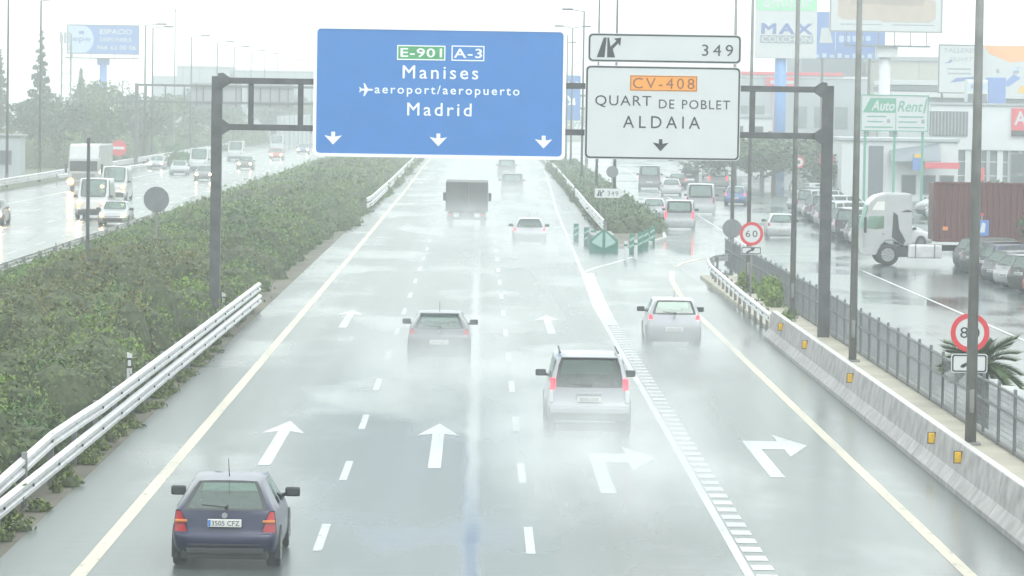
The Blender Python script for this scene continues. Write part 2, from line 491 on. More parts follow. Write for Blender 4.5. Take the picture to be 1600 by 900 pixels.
mark(opp, strip(MB(), [(-32.3, -60), (-32.3, 850)], .2), 'edge_line', m_paint)
mark(opp, strip(MB(), [(-19.75, -60), (-19.75, 850)], .16), 'edge_line', m_paint)
tooth = MB().sheet([(0, 0), (.34, 0), (.34, .70), (0, .70)], .004).mesh('rumble_bar'); tooth.materials.append(m_paint)
for i in range(84):
    o = link('rumble_bar', tooth, road); o.location = (4.43 + max(0, (44+1.25*i-140))*.0125, 44+1.25*i, 0)
# straight-ahead arrows (length 10.8 m) and right-turn arrows
ar = MB().sheet([(-.13, 0), (.13, 0), (.13, 8.0), (.47, 7.5), (0, 10.8), (-.47, 7.5), (-.13, 8.0)], .0042).mesh('lane_arrow'); ar.materials.append(m_paint)
for X, Y in ((-4.2, 76.6), (-4.33, 124.2), (-.79, 76.5), (2.43, 122.6)):
    o = link('lane_arrow', ar, road); o.location = (X, Y, 0)
at = MB().sheet([(-.15, 0), (.15, 0), (.13, 6.3), (.62, 6.3), (.62, 4.6), (1.2, 7.3), (.62, 10.0), (.62, 8.3), (-.16, 8.3)], .0042).mesh('turn_arrow'); at.materials.append(m_paint)
for X, Y in ((6.02, 75.6), (2.55, 72.0), (6.15, 122.8)):
    o = link('turn_arrow', at, road); o.location = (X, Y, 0)
# parking bay lines on the service yard
for i in range(14):
    o = link('bay_line', d0, service); o.location = (24.4, 147+2.7*i, -.002); o.rotation_euler = (0, 0, math.radians(-90))
# long lines along the service road
mark(service, strip(MB(), [(17.6, 70), (17.6, 175)], .14, .0035), 'lane_line', m_paint)
mark(service, strip(MB(), [(14.4, 205), (14.9, 250), (15.8, 330), (17.5, 460)], .14, .0035), 'lane_line', m_paint)

# ---- the rain haze: one closed box round the camera and everything built
mt, n_, l_, pv = vol_mat('rain_haze', 0.0012, (.95, .985, 1.0), .4)
hz = MB().box(-295, 295, -118, 1100, -1.3, 28).build('haze', mt, kind='stuff')

# =================================================================== VEHICLES
m_seal = M('window_seal', (.025, .028, .03), .35, var=.1)
m_mirror = M('mirror_glass', (.05, .06, .065), .15, .3, var=.05)

def car_shell(sp):
    """Lattice cage (stations along the car x levels x columns), subdivided, then cut into body, windows and lamps."""
    ST = sp['st']; N = len(ST)-1; lc = sp.get('lamp', .78); cols = [-1, -lc, lc, 1]; C = 3; LV = 5
    bm = bmesh.new(); vd = {}
    cr = bm.edges.layers.float.new('crease_edge'); cv = bm.verts.layers.float.new('crease_vert'); dec = bm.faces.layers.int.new('part')
    for j in range(N+1):
        for l in range(LV+1):
            for c in range(C+1):
                if not (j in (0, N) or l in (0, LV) or c in (0, C)): continue
                x, y, z = ST[j][l]; f = cols[c]*(1 if c in (0, C) or l < 4 else (.874/lc if l == 4 else .905/lc))
                if 0 < c < C:
                    if j == 0: y -= sp.get('rb', .04)
                    if j == N: y += sp.get('fb', .07)
                    if l == LV: z += sp.get('crown', .035)
                vd[j, l, c] = bm.verts.new((x*f, y, z))
    bm.verts.index_update()
    faces = {}
    def q(key, ks):
        f = bm.faces.new([vd[k] for k in ks]); faces[key] = f; return f
    for j in range(N):
        for l in range(LV):
            q(('L', j, l), [(j, l, 0), (j, l+1, 0), (j+1, l+1, 0), (j+1, l, 0)])
            q(('R', j, l), [(j, l, C), (j+1, l, C), (j+1, l+1, C), (j, l+1, C)])
        for c in range(C):
            q(('T', j, c), [(j, LV, c), (j, LV, c+1), (j+1, LV, c+1), (j+1, LV, c)])
            q(('B', j, c), [(j, 0, c), (j+1, 0, c), (j+1, 0, c+1), (j, 0, c+1)])
    for l in range(LV):
        for c in range(C):
            q(('K', l, c), [(0, l, c), (0, l, c+1), (0, l+1, c+1), (0, l+1, c)])
            q(('F', l, c), [(N, l, c), (N, l+1, c), (N, l+1, c+1), (N, l, c+1)])
    bmesh.ops.recalc_face_normals(bm, faces=bm.faces)
    kind_of = {f: k[0] for k, f in faces.items()}
    for e in bm.edges:
        ks = {kind_of[f] for f in e.link_faces}
        if len(ks) == 2: e[cr] = sp.get('crease', .55)
    for k, v in vd.items():
        if k[0] in (0, N) and k[2] in (0, C) and k[1] in (0, 2, 4, 5): v[cv] = .25
    names = ['body', 'window_seal']
    def win(keys, name, th, crease=.9, oc=.8):
        keys = [k for k in keys if k in faces]
        if not keys: return
        if name not in names: names.append(name)
        for k in keys:
            f = faces[k]
            for e in f.edges: e[cr] = max(e[cr], oc)
            for v in f.verts: v[cv] = max(v[cv], sp.get('wc', .95)*(oc/.9))
            rg = bmesh.ops.inset_individual(bm, faces=[f], thickness=th, depth=-.006, use_even_offset=True)
            if name in ('rear_window', 'windscreen'):
                for g_ in rg['faces']:
                    if g_ is not f: g_[dec] = names.index('window_seal')
            f[dec] = names.index(name)
            for e in f.edges: e[cr] = crease
            for v in f.verts:
                v[cv] = sp.get('wc', .95)
                for e in v.link_edges:
                    if e not in f.edges: e[cr] = .95
    for g in sp['glass']:
        win(g[1], g[0], g[2])
    me = bpy.data.meshes.new('cage'); bm.to_mesh(me); bm.free()
    o = bpy.data.objects.new('cage', me); COL.objects.link(o)
    md = o.modifiers.new('s', 'SUBSURF'); md.levels = 2; md.render_levels = 2
    dg = bpy.context.evaluated_depsgraph_get(); me2 = bpy.data.meshes.new_from_object(o.evaluated_get(dg))
    bpy.data.objects.remove(o); bpy.data.meshes.remove(me)
    pt = np.empty(len(me2.polygons), np.int32); me2.attributes['part'].data.foreach_get('value', pt)
    res = {}
    for i, nm in enumerate(names):
        b = bmesh.new(); b.from_mesh(me2)
        b.faces.ensure_lookup_table()
        bmesh.ops.delete(b, geom=[f for f, p in zip(b.faces, pt) if p != i], context='FACES')
        # loose islands become separate windows/lamps
        if i == 0:
            for f in b.faces: f.smooth = True
            m_ = bpy.data.meshes.new(nm); b.to_mesh(m_); res[nm] = [m_]
        else:
            todo = set(b.faces); res[nm] = []
            while todo:
                s = [todo.pop()]; isl = set(s)
                while s:
                    f = s.pop()
                    for e in f.edges:
                        for g in e.link_faces:
                            if g in todo: todo.discard(g); isl.add(g); s.append(g)
                nb = bmesh.new(); mp = {}
                for f in isl:
                    vs = []
                    for v in f.verts:
                        if v not in mp: mp[v] = nb.verts.new(v.co)
                        vs.append(mp[v])
                    nf = nb.faces.new(vs); nf.smooth = True
                m_ = bpy.data.meshes.new(nm); nb.to_mesh(m_); nb.free(); res[nm].append(m_)
        b.free()
    bpy.data.meshes.remove(me2)
    return res

def wheel_meshes(r, w):
    t = MB(); n = 20
    prof = [(-w/2, r*.62), (-w/2, r*.93), (-w/2+.03, r), (w/2-.03, r), (w/2, r*.93), (w/2, r*.62)]
    vs = []
    for k in range(n):
        a = 2*math.pi*k/n
        vs += [(x, rad*math.cos(a), rad*math.sin(a)) for x, rad in prof]
    m6 = len(prof)
    t.add(vs, [(k*m6+i, k*m6+i+1, ((k+1) % n)*m6+i+1, ((k+1) % n)*m6+i) for k in range(n) for i in range(m6-1)])
    rm = MB()
    for s in (-1, 1):
        rm.tube((s*(w/2-.05), 0, 0), (s*(w/2-.035), 0, 0), r*.62, r*.60, 20)
        for k in range(7):
            a = 2*math.pi*k/7; c, q = math.cos(a), math.sin(a)
            rm.tube((s*(w/2-.02), .05*c, .05*q), (s*(w/2-.012), r*.6*c, r*.6*q), .035, .028, 6)
        rm.tube((s*(w/2-.03), 0, 0), (s*(w/2-.005), 0, 0), .07, .06, 10)
    return t.mesh('tyre'), rm.mesh('rim')

WH = {}
def add_wheel(parent, x, y, r, w=.2):
    key = (r, w)
    if key not in WH:
        a, b = wheel_meshes(r, w); a.materials.append(m_tyre); b.materials.append(m_rim)
        smooth_by_angle(a, .7); WH[key] = (a, b)
    a, b = WH[key]
    t = link('wheel', a, parent); t.location = (x, y, r)
    link('rim', b, t)
    return t

def side(j0, j1, l=4): return [(s, j, l) for s in 'LR' for j in range(j0, j1)]

def spec_hatch(L=4.1, W=1.70, Hh=1.42, belt=.93, rake=.62, wb=2.6, rear_over=.72, rlamp=(.70, .93), bump=.62, roofw=.60, nose=.0):
    w = W/2; rw = w*roofw/.85*1.0
    ya = rear_over; yf = rear_over+wb; yc = L-1.42; yr = L-2.05
    z5 = Hh-.05
    zl0, zl1 = rlamp
    ST = [
        [(w*.86, .10, .24), (w*.95, .02, .36), (w*.97, .0, bump), (w*.955, .07, zl0), (w*.92, .12, belt), (rw*.93, rake, z5-.03)],
        [(w*.93, ya, .20), (w, ya, .34), (w*1.0, ya, bump), (w*.995, ya, .72), (w*.955, ya+.05, belt-.005), (rw, rake+.38, z5)],
        [(w*.93, ya+.75, .18), (w, ya+.75, .32), (w, ya+.75, .58), (w*.995, ya+.75, .74), (w*.96, ya+.75, belt-.02), (rw*1.01, ya+.80, z5+.015)],
        [(w*.93, ya+1.5, .18), (w, ya+1.5, .32), (w, ya+1.5, .57), (w*.995, ya+1.5, .74), (w*.96, ya+1.5, belt-.04), (rw*1.01, ya+1.38, z5+.012)],
        [(w*.93, yc-.10, .18), (w, yc-.10, .32), (w, yc-.10, .57), (w*.995, yc-.10, .74), (w*.955, yc-.02, belt-.06), (rw*.97, yr, z5-.03)],
        [(w*.93, yc+.18, .20), (w, yc+.18, .33), (w*.995, yc+.18, .57), (w*.99, yc+.18, .74), (w*.95, yc+.16, belt-.08), (w*.84, yc+.12, belt-.02)],
        [(w*.90, L-.62, .20), (w*.98, L-.62, .34), (w*.985, L-.62, .57), (w*.96, L-.62, .68), (w*.90, L-.66, belt-.14), (w*.76, L-.68, belt-.09)],
        [(w*.78, L-.16, .22), (w*.90, L-.06, .34), (w*.91, L-.04, .54), (w*.86, L-.12, .62), (w*.80, L-.24, belt-.22), (w*.68, L-.30, belt-.18)],
    ]
    gl = [('rear_window', [('K', 4, 1)], .045), ('side_window', side(1, 4), .035), ('windscreen', [('T', 4, 1)], .05),
          ('tail_lamp', [('K', 3, 0), ('K', 3, 2)], .012), ('headlamp', [('F', 3, 0), ('F', 3, 2)], .01), ('grille', [('F', 2, 1)], .03)]
    return dict(st=ST, glass=gl, L=L, W=W, H=Hh, belt=belt, ya=ya, yf=yf, wr=.30, bump=bump, rake=rake, z5=z5, mirror=(yc-.02, belt+.02), zl=(zl0, zl1))

def spec_suv(L=4.7, W=1.87, Hh=1.82):
    w = W/2; rw = w*.80; z5 = Hh-.06; belt = 1.13
    ya = .95; yf = ya+2.75; yc = L-1.45; yr = L-2.0
    ST = [
        [(w*.88, .12, .40), (w*.95, .02, .50), (w*.97, .0, .74), (w*.955, .07, .80), (w*.93, .09, belt), (rw*.95, .30, z5-.02)],
        [(w*.94, ya, .36), (w, ya, .48), (w, ya, .74), (w*.99, ya, .86), (w*.95, ya, belt), (rw, .72, z5)],
        [(w*.94, ya+.85, .34), (w, ya+.85, .46), (w, ya+.85, .72), (w*.99, ya+.85, .88), (w*.95, ya+.85, belt-.01), (rw*1.01, ya+.85, z5+.02)],
        [(w*.94, ya+1.6, .34), (w, ya+1.6, .46), (w, ya+1.6, .72), (w*.99, ya+1.6, .88), (w*.95, ya+1.6, belt-.03), (rw*1.01, ya+1.5, z5+.02)],
        [(w*.94, yc-.1, .34), (w, yc-.1, .46), (w, yc-.1, .72), (w*.99, yc-.1, .88), (w*.95, yc-.05, belt-.05), (rw*.97, yr, z5-.03)],
        [(w*.94, yc+.2, .36), (w, yc+.2, .48), (w, yc+.2, .72), (w*.99, yc+.2, .88), (w*.94, yc+.18, belt-.06), (w*.84, yc+.12, belt)],
        [(w*.92, L-.7, .38), (w, L-.7, .5), (w, L-.7, .72), (w*.97, L-.7, .84), (w*.92, L-.72, belt-.10), (w*.80, L-.74, belt-.05)],
        [(w*.82, L-.14, .40), (w*.92, L-.04, .5), (w*.93, L-.02, .70), (w*.90, L-.08, .78), (w*.86, L-.16, belt-.16), (w*.74, L-.22, belt-.12)],
    ]
    gl = [('rear_window', [('K', 4, 1)], .05), ('side_window', side(0, 4), .045), ('windscreen', [('T', 4, 1)], .05),
          ('headlamp', [('F', 3, 0), ('F', 3, 2)], .01), ('grille', [('F', 3, 1)], .03)]
    return dict(st=ST, glass=gl, L=L, W=W, H=Hh, belt=belt, ya=ya, yf=yf, wr=.38, bump=.74, rake=.30, z5=z5, mirror=(yc-.05, belt+.08), zl=(.80, belt), crease=.55)

def spec_van(L=4.4, W=1.80, Hh=1.80, belt=1.08, panel=False, nose=.95, tall_front=0.):
    w = W/2; rw = w*.90; z5 = Hh-.04
    ya = .75; yf = L-.85; yc = L-nose; yr = L-nose-.85
    ST = [
        [(w*.90, .06, .28), (w*.96, .01, .38), (w*.97, .0, .62), (w*.965, .05, .72), (w*.96, .06, belt), (rw*.96, .12, z5-.03)],
        [(w*.94, ya, .24), (w, ya, .36), (w, ya, .62), (w, ya, .80), (w*.98, ya, belt), (rw, ya*.8, z5)],
        [(w*.94, ya+.9, .22), (w, ya+.9, .34), (w, ya+.9, .6), (w, ya+.9, .8), (w*.98, ya+.9, belt), (rw, ya+.9, z5+.01)],
        [(w*.94, yc-1.05, .22), (w, yc-1.05, .34), (w, yc-1.05, .6), (w, yc-1.05, .8), (w*.98, yc-1.05, belt), (rw, yc-1.1, z5+.01)],
        [(w*.94, yc-.1, .22), (w, yc-.1, .34), (w, yc-.1, .6), (w, yc-.1, .8), (w*.97, yc-.05, belt-.03), (rw*.95, yr, z5-.03)],
        [(w*.94, yc+.14, .24), (w, yc+.14, .35), (w, yc+.14, .6), (w*.99, yc+.14, .8), (w*.95, yc+.14, belt-.05), (w*.86, yc+.10, belt+.02)],
        [(w*.90, L-.45, .26), (w*.98, L-.45, .36), (w*.98, L-.45, .58), (w*.95, L-.45, .76), (w*.90, L-.48, belt-.14), (w*.80, L-.5, belt-.08)],
        [(w*.82, L-.12, .26), (w*.90, L-.03, .36), (w*.91, L-.02, .58), (w*.88, L-.08, .68), (w*.84, L-.18, belt-.24), (w*.74, L-.24, belt-.20)],
    ]
    gl = [('windscreen', [('T', 4, 1)], .05), ('headlamp', [('F', 3, 0), ('F', 3, 2)], .008), ('grille', [('F', 2, 1)], .03)]
    gl.append(('side_window', side(3, 4) if panel else side(0, 4), .05))
    gl.append(('rear_window', [('K', 4, 1)], .09))
    return dict(st=ST, glass=gl, L=L, W=W, H=Hh, belt=belt, ya=ya, yf=yf, wr=.31, bump=.62, rake=.12, z5=z5, mirror=(yc-.02, belt+.08), zl=(.72, belt), crease=.6, rb=.02)

def make_car(name, label, cat, sp, body, glass_r=g_green, lit_tail=False, lit_head=None, taillamp=True, loc=(0, 0, 0), rz=0, group=None,
             plate=True, antenna=True, spoiler=None, wiper=True, low=None, detail=True, badge=True, seats=True, mirror_mat=None, txt=None):
    """a car with its rear bumper at the origin, pointing along +Y"""
    t = thing(name, label, cat, loc, rz, group)
    sh = car_shell(sp)
    w = sp['W']/2; L = sp['L']; belt = sp['belt']
    mats = dict(body=body, rear_window=glass_r, side_window=g_dark, windscreen=g_green, tail_lamp=m_taillit if lit_tail else m_tail,
                headlamp=lit_head or m_head, grille=m_plastic, window_seal=m_seal)
    for nm, ms in sh.items():
        for me in ms:
            me.materials.append(mats[nm]); link(nm, me, t)
    for y in (sp['ya'], sp['yf']):
        for s in (-1, 1):
            arch = MB()
            rad = sp['wr']+.055
            pts = [(y+rad*math.cos(a), sp['wr']+rad*math.sin(a)) for a in [math.pi*k/12 for k in range(13)]] + [(y-rad, .16), (y+rad, .16)]
            x0 = s*(w*.90); x1 = s*(w+.004)
            arch.prism_x(pts, min(x0, x1), max(x0, x1)).build('wheel_arch', m_plastic, t)
            add_wheel(t, s*(w-.112), y, sp['wr'], .215)
    my, mz = sp['mirror']
    for s in (-1, 1):
        mb = MB().bbox(-.12, .12, -.07, .05, -.07, .08, .035)
        mo = mb.build('wing_mirror', mirror_mat or m_plastic, t, smooth=True); mo.location = (s*(w+.08), my, mz+.02)
        MB().tube((-s*.06, 0, -.03), (-s*.22, .03, -.06), .03, n=8).build('mirror_arm', m_plastic, mo)
        MB().box(-.09, .09, -.078, -.072, -.045, .055).build('mirror_glass', m_mirror, mo)
    # dark lower valance behind the rear wheels
    MB().bbox(-w*.80, w*.80, .06, .5, .17, .34, .03).build('rear_valance', low or m_plastic, t)
    rb = sp.get('rb', .04)
    if plate:
        zp = (sp['bump']+belt)/2-.03 if plate is True else plate
        yp = .0 if zp < sp['bump'] else .035
        pl = MB().bbox(-.26, .26, -.02, .02, -.06, .06, .008).build('number_plate', m_plate, t); pl.location = (0, yp-rb-.012, zp)
        ch = MB()
        if txt:
            lt = text_mesh(txt, .43, .075); lt.materials.append(m_black); lt = link('plate_lettering', lt, pl, kind='stuff'); lt.location = (.015, -.0205, 0)
            MB().box(-.255, -.215, -.0225, -.0203, -.05, .05).build('plate_blue_edge', m_blue, pl)
        for k in range(0 if txt else 7):
            x = -.205+.058*k + (.02 if k > 3 else 0)
            ch.box(x, x+.034, -.024, -.021, -.036, -.012); ch.box(x, x+.010, -.0245, -.021, -.012, .036); ch.box(x+.02, x+.034, -.0245, -.021, .004, .036)
        if not txt: ch.build('plate_print', m_black, pl, kind='stuff')
    if wiper:
        q = MB().tube((0.02, .03, belt+.05), (-.36, .06, belt+.085), .011, n=6).tube((.02, .02, belt+.04), (.03, .07, belt+.06), .03, n=8)
        q.build('rear_wiper', m_plastic, t)
    if antenna:
        MB().tube((0, sp['rake']+.16, sp['z5']+.05), (0, sp['rake']-.12, sp['z5']+.36), .008, .004, 6).build('antenna', m_plastic, t)
    if spoiler:
        MB().bbox(-w*.62, w*.62, sp['rake']-.16, sp['rake']+.12, sp['z5']-.02, sp['z5']+.03, .014).build('roof_spoiler', body, t)
    if badge:
        MB().tube((0, .02-rb, belt-.07), (0, .035-rb-.03, belt-.07), .045, n=14).build('badge', m_rim, t)
    if seats:
        for x in (-.36, .36):
            s_ = MB().bbox(x-.22, x+.22, sp['mirror'][0]-1.0, sp['mirror'][0]-.85, .45, belt-.02, .05).bbox(x-.11, x+.11, sp['mirror'][0]-.98, sp['mirror'][0]-.90, belt-.04, belt+.14, .035)
            s_.build('seat', m_int, t)
        MB().bbox(-w*.72, w*.72, sp['ya']+.15, sp['ya']+.3, .45, belt-.10, .05).build('rear_seat', m_int, t)
    return t

# -- the nearest car: navy five-door
sp = spec_hatch(4.11, 1.68, 1.37, .93, .86, 2.61, .72, (.58, .90), .56, .565); sp['crease'] = .22; sp['lamp'] = .70
c = make_car('hatchback', 'dark navy blue hatchback with red tail lamps nearest on the motorway', 'car', sp, P['navy'], g_green, plate=.74, txt='3505 CFZ', loc=(-3.84, 59.2, 0), antenna=True)
for s in (-1, 1):
    MB().bbox(s*.68-.095, s*.68+.095, .035, .1, .745, .785, .012).build('indicator_lens', m_amber, c)
MB().box(-.56, .56, -.053, -.03, .40, .415).build('bumper_groove', m_plastic, c)
MB().bbox(-.60, .60, -.02, .06, .26, .35, .02).build('bumper_insert', m_plastic, c)

# -- grey car in the middle lane, in its spray
sp2 = spec_hatch(4.3, 1.78, 1.41, .97, .78, 2.6, .78, (.80, .97), .72, .58)
make_car('hatchback', 'mid grey hatchback trailing spray in the middle lane below the blue sign', 'car', sp2, P['grey'], g_grey, plate=.60, loc=(-1.03, 107.7, 0), spoiler=True)

# -- silver off-roader in the third lane
sps = spec_suv()
v = make_car('off_road_car', 'tall silver off-road car with red lamps beside its dark rear window', 'car', sps, P['silver'], g_dark, plate=.88, loc=(2.50, 83.7, 0), antenna=False, badge=False, taillamp=False)
for s in (-1, 1):
    q = MB().bbox(s*.80-.055, s*.80+.055, .04, .16, 1.08, 1.33, .025).build('tail_lamp', m_taillit, v)
    MB().bbox(s*.83-.05, s*.83+.05, .0, .10, .80, 1.07, .02).build('indicator_lens', m_head, v)
MB().bbox(-.86, .86, -.075, .03, .56, .70, .03).build('bumper_step', P['silver'], v)
MB().bbox(-.28, .28, -.02, .04, .97, 1.03, .012).build('tailgate_handle', P['silver'], v)
for s in (-1, 1):
    MB().tube((s*.64, .6, 1.86), (s*.64, 2.6, 1.87), .02, n=8).build('roof_rail', m_plastic, v)
sp_ = MB().bbox(-.62, .62, .20, .44, 1.765, 1.80, .014).build('roof_spoiler', P['silver'], v)

# -- small silver car on the exit lane
sp3 = spec_hatch(3.9, 1.68, 1.47, 1.0, .34, 2.5, .62, (.84, 1.02), .66, .63)
make_car('hatchback', 'small pale silver hatchback alone on the exit lane by the concrete barrier', 'car', sp3, P['silver'], g_green, lit_tail=True, plate=.56, loc=(6.02, 116.4, 0))

# -- traffic further on
sp4 = spec_hatch(4.3, 1.76, 1.43, .94, .70, 2.6, .78, (.76, .94), .66, .58)
make_car('hatchback', 'silver car with bright red lamps ahead of the white exit arrow sign in spray', 'car', sp4, P['silver'], g_dark, lit_tail=True, loc=(2.72, 200, 0), plate=.56)
spv = spec_van(4.4, 1.82, 1.82)
van0 = make_car('small_van', 'small grey van with two rear lamps fading in spray far ahead on the right lane', 'van', spv, P['grey'], g_grey, loc=(2.78, 312, 0), plate=.6, antenna=False)
MB().bbox(-.86, -.76, -.01, .06, .75, 1.15, .02).build('tail_lamp', m_tail, van0); MB().bbox(.76, .86, -.01, .06, .75, 1.15, .02).build('tail_lamp', m_tail, van0)
VT = {'tail_lamp': m_taillit}
dup(van0, (2.9, 392, 0), label='farthest grey vehicle on the motorway, just under the blue sign')

# -- exit road queue
dup(van0, (11.98, 228.0, 0), math.radians(-4), 'silver van with bright red brake lamps at the end of the exit queue', None, mats=dict(tail_lamp=m_taillit, body=P['silver']))
h0 = make_car('hatchback', 'low silver car half hidden by the silver van on the exit road', 'car', spec_hatch(4.05, 1.7, 1.44, .95, .5, 2.5, .7, (.74, .95), .64, .6), P['silver'], g_grey, lit_tail=True, loc=(11.35, 247.5, 0), rz=math.radians(-3), plate=.56)
pv_ = make_car('panel_van', 'large pale grey panel van on the exit road right of the queue', 'van', spec_van(5.1, 1.98, 2.15, 1.2, panel=True), P['silver'], g_grey, loc=(15.2, 262, 0), rz=math.radians(-4), plate=.66, antenna=False)
MB().bbox(-.95, -.83, -.01, .06, .85, 1.25, .02).build('tail_lamp', m_tail, pv_); MB().bbox(.83, .95, -.01, .06, .85, 1.25, .02).build('tail_lamp', m_tail, pv_)
dup(h0, (16.0, 318, 0), math.radians(-3), 'white hatchback in front of the dark hatchback on the exit road', mats=dict(body=P['white'], tail_lamp=m_tail))
dup(pv_, (15.3, 343, 0), math.radians(-3), 'grey panel van farthest left of the exit road traffic under the white sign', mats=dict(body=P['grey'], tail_lamp=m_tail))
dup(h0, (18.0, 347, 0), math.radians(-3), 'dark hatchback beside the farthest panel van on the exit road', mats=dict(body=P['dgrey']))
dup(h0, (19.5, 291, 0), math.radians(-6), 'blue grey hatchback with glowing red lamps right of the large panel van', mats=dict(body=P['blue'], tail_lamp=m_taillit))
dup(van0, (22.0, 352, 0), math.radians(-5), 'white van with red lamps beyond the blue grey hatchback', mats=dict(body=P['white'], tail_lamp=m_taillit))
dup(h0, (21.5, 392, 0), math.radians(-4), 'dark car in the far end of the exit road traffic', mats=dict(body=P['black'], tail_lamp=m_tail))
dup(van0, (24.5, 405, 0), math.radians(-4), 'pale van in the far end of the exit road traffic', mats=dict(body=P['white'], tail_lamp=m_tail))
wh = dup(h0, (17.1, 215.5, 0), math.radians(-2), 'white hatchback driving away on the wet service road by the parked cars', mats=dict(body=P['white'], tail_lamp=m_tail))

# -- parked cars in the yard: rows seen from the side and the front quarter
GP = 'cars parked in the service yard'
def park(src, x, y, deg, label, body, tail=m_tail):
    return dup(src, (x, y, 0), math.radians(deg), label, GP, mats=dict(body=body, tail_lamp=tail))
suv0 = make_car('estate_car', 'dark grey estate car with its tail to the road, nearest row by the red container', 'car',
                spec_hatch(4.5, 1.78, 1.56, .99, .40, 2.7, .85, (.82, 1.04), .70, .66), P['dgrey'], g_grey, loc=(22.3, 176.0, 0), rz=math.radians(-62), group=GP, plate=.80, antenna=False)
park(suv0, 22.1, 171.8, -62, 'black estate car beside the dark grey one under the red container', P['black'])
park(suv0, 22.0, 167.6, -62, 'dark blue estate car parked third from the red container', P['navy'])
park(h0, 21.95, 163.4, -62, 'mid grey hatchback parked fourth from the red container', P['grey'])
park(h0, 21.9, 159.2, -62, 'white hatchback parked fifth from the red container', P['white'])
park(suv0, 21.95, 155.2, -62, 'black estate car parked at the near end of the row', P['black'])
park(h0, 22.0, 151.2, -62, 'red hatchback cut by the picture edge at the near end of the row', P['red'])
park(suv0, 27.6, 177.4, -80, 'white estate car parked behind the nearest row below the trailer', P['white'])
park(suv0, 27.4, 173.6, -80, 'silver estate car parked behind the nearest row', P['silver'])
park(h0, 27.2, 169.8, -80, 'white hatchback parked in the second row at the right picture edge', P['white'])
cols_ = [('silver', 'silver'), ('white', 'white'), ('dgrey', 'dark grey'), ('black', 'black'), ('grey', 'mid grey'), ('blue', 'dull blue'), ('white', 'white'), ('silver', 'silver')]
NTH = 'first second third fourth fifth sixth seventh eighth ninth tenth eleventh twelfth thirteenth fourteenth fifteenth sixteenth seventeenth eighteenth nineteenth twentieth twenty-first twenty-second'.split()
for i in range(22):
    cn, cl = cols_[(i*3+1) % 8]
    src = (suv0, h0, suv0, van0, h0)[i % 5]
    park(src, 20.4+.115*i+rnd.uniform(-.25, .25), 205+3.35*i, -60, f'{cl} parked car, {NTH[i]} in the front yard row from the lorry cab', P[cn])
for i in range(15):
    cn, cl = cols_[(i*5+2) % 8]
    park((h0, suv0, van0)[i % 3], 33.2+.14*i+rnd.uniform(-.3, .3), 208+4.6*i, 112, f'{cl} parked car, {NTH[i]} in the second yard row from the lorry cab', P[cn])
for i in range(9):
    cn, cl = cols_[(i*3+4) % 8]
    park((h0, van0, suv0)[i % 3], 37.2+.5*i, 222+7.0*i, -68, f'{cl} parked car, {NTH[i]} of the back row in front of the shops', P[cn])
for i in range(7):
    cn, cl = cols_[(i*3+2) % 8]
    park((suv0, h0)[i % 2], 24.5+.5*i, 288+7.5*i, -52, f'{cl} parked car, {NTH[i]} in the hazy row beyond the red-rimmed sign', P[cn])

# -- oncoming traffic
def oncoming(t, x, y, L): t.location = (x, y+L, 0); t.rotation_euler = (0, 0, math.pi); return t
sv = spec_van(5.5, 2.0, 2.45, 1.28, panel=True, nose=1.15)
ov = make_car('delivery_van', 'white delivery van with lit headlamps oncoming behind the slender post', 'van', sv, P['white'], g_dark, lit_head=m_headlit, plate=False, antenna=False, wiper=False, badge=False)
oncoming(ov, -23.4, 232.6, 5.5)
MB().bbox(-.8, .8, 5.42, 5.56, .30, .62, .05).build('front_bumper', m_plastic, ov)
oh = make_car('hatchback', 'low silver car with lit headlamps behind the round grey sign', 'car', spec_hatch(4.2, 1.76, 1.42, .93), P['silver'], g_green, lit_head=m_headlit, plate=False, antenna=False, wiper=False, badge=False)
for s_ in (-1, 1):
    MB().tube((s_*.62, 4.235, .66), (s_*.62, 4.27, .66), .06, n=12).build('headlamp_bulb', m_bulb, oh)
    MB().tube((s_*.74, 5.52, 1.04), (s_*.74, 5.56, 1.04), .075, n=12).build('headlamp_bulb', m_bulb, ov)
    MB().tube((s_*.62, 4.12, .66), (s_*.62, 4.23, .66), .15, n=14).build('lamp_reflector', m_amberlit, oh)  # glowing disc added behind the bulb as its warm halo
    MB().tube((s_*.74, 5.36, 1.04), (s_*.74, 5.515, 1.04), .18, n=14).build('lamp_reflector', m_amberlit, ov)
oncoming(oh, -20.95, 220.5, 4.2)
MB().bbox(-.55, .55, 4.12, 4.26, .30, .48, .04).build('bumper_intake', m_plastic, oh)
ov2 = dup(ov, (-26.2, 281, 0), math.pi, 'second white van close behind the oncoming delivery van', mats=dict(body=P['white']))
def onc(src, L, x, y, label, body, head=m_headlit): return dup(src, (x, y+L, 0), math.pi, label, mats=dict(body=P[body], headlamp=head, headlamp_bulb=(m_bulb if head is m_headlit else head), lamp_reflector=(m_amberlit if head is m_headlit else head)))
onc(oh, 4.2, -25.0, 411, 'dark oncoming car with two lit headlamps right of the gantry post', 'dgrey')
onc(oh, 4.2, -25.6, 486, 'red oncoming car with lit headlamps far away by the hedge', 'red')
onc(oh, 4.2, -24.9, 348, 'grey oncoming car with one lit headlamp left of the gantry post', 'grey')
onc(ov, 5.5, -28.6, 392, 'white oncoming van left of the gantry post behind the grey car', 'white', m_head)
onc(oh, 4.2, -29.3, 375, 'silver oncoming car left of the gantry post in front of the white van', 'silver', m_head)
onc(oh, 4.2, -34.0, 405, 'pale car with one lit headlamp on the slip road by the green bush', 'silver')
onc(ov, 5.5, -29.8, 470, 'pale oncoming van far away right of the gantry post', 'white', m_head)
onc(oh, 4.2, -24.9, 545, 'blue oncoming car farthest away beside the blue sign', 'blue')
onc(oh, 4.2, -27.95, 219, 'oncoming car at the left picture edge with a warm lit lamp', 'grey', m_orangelit)
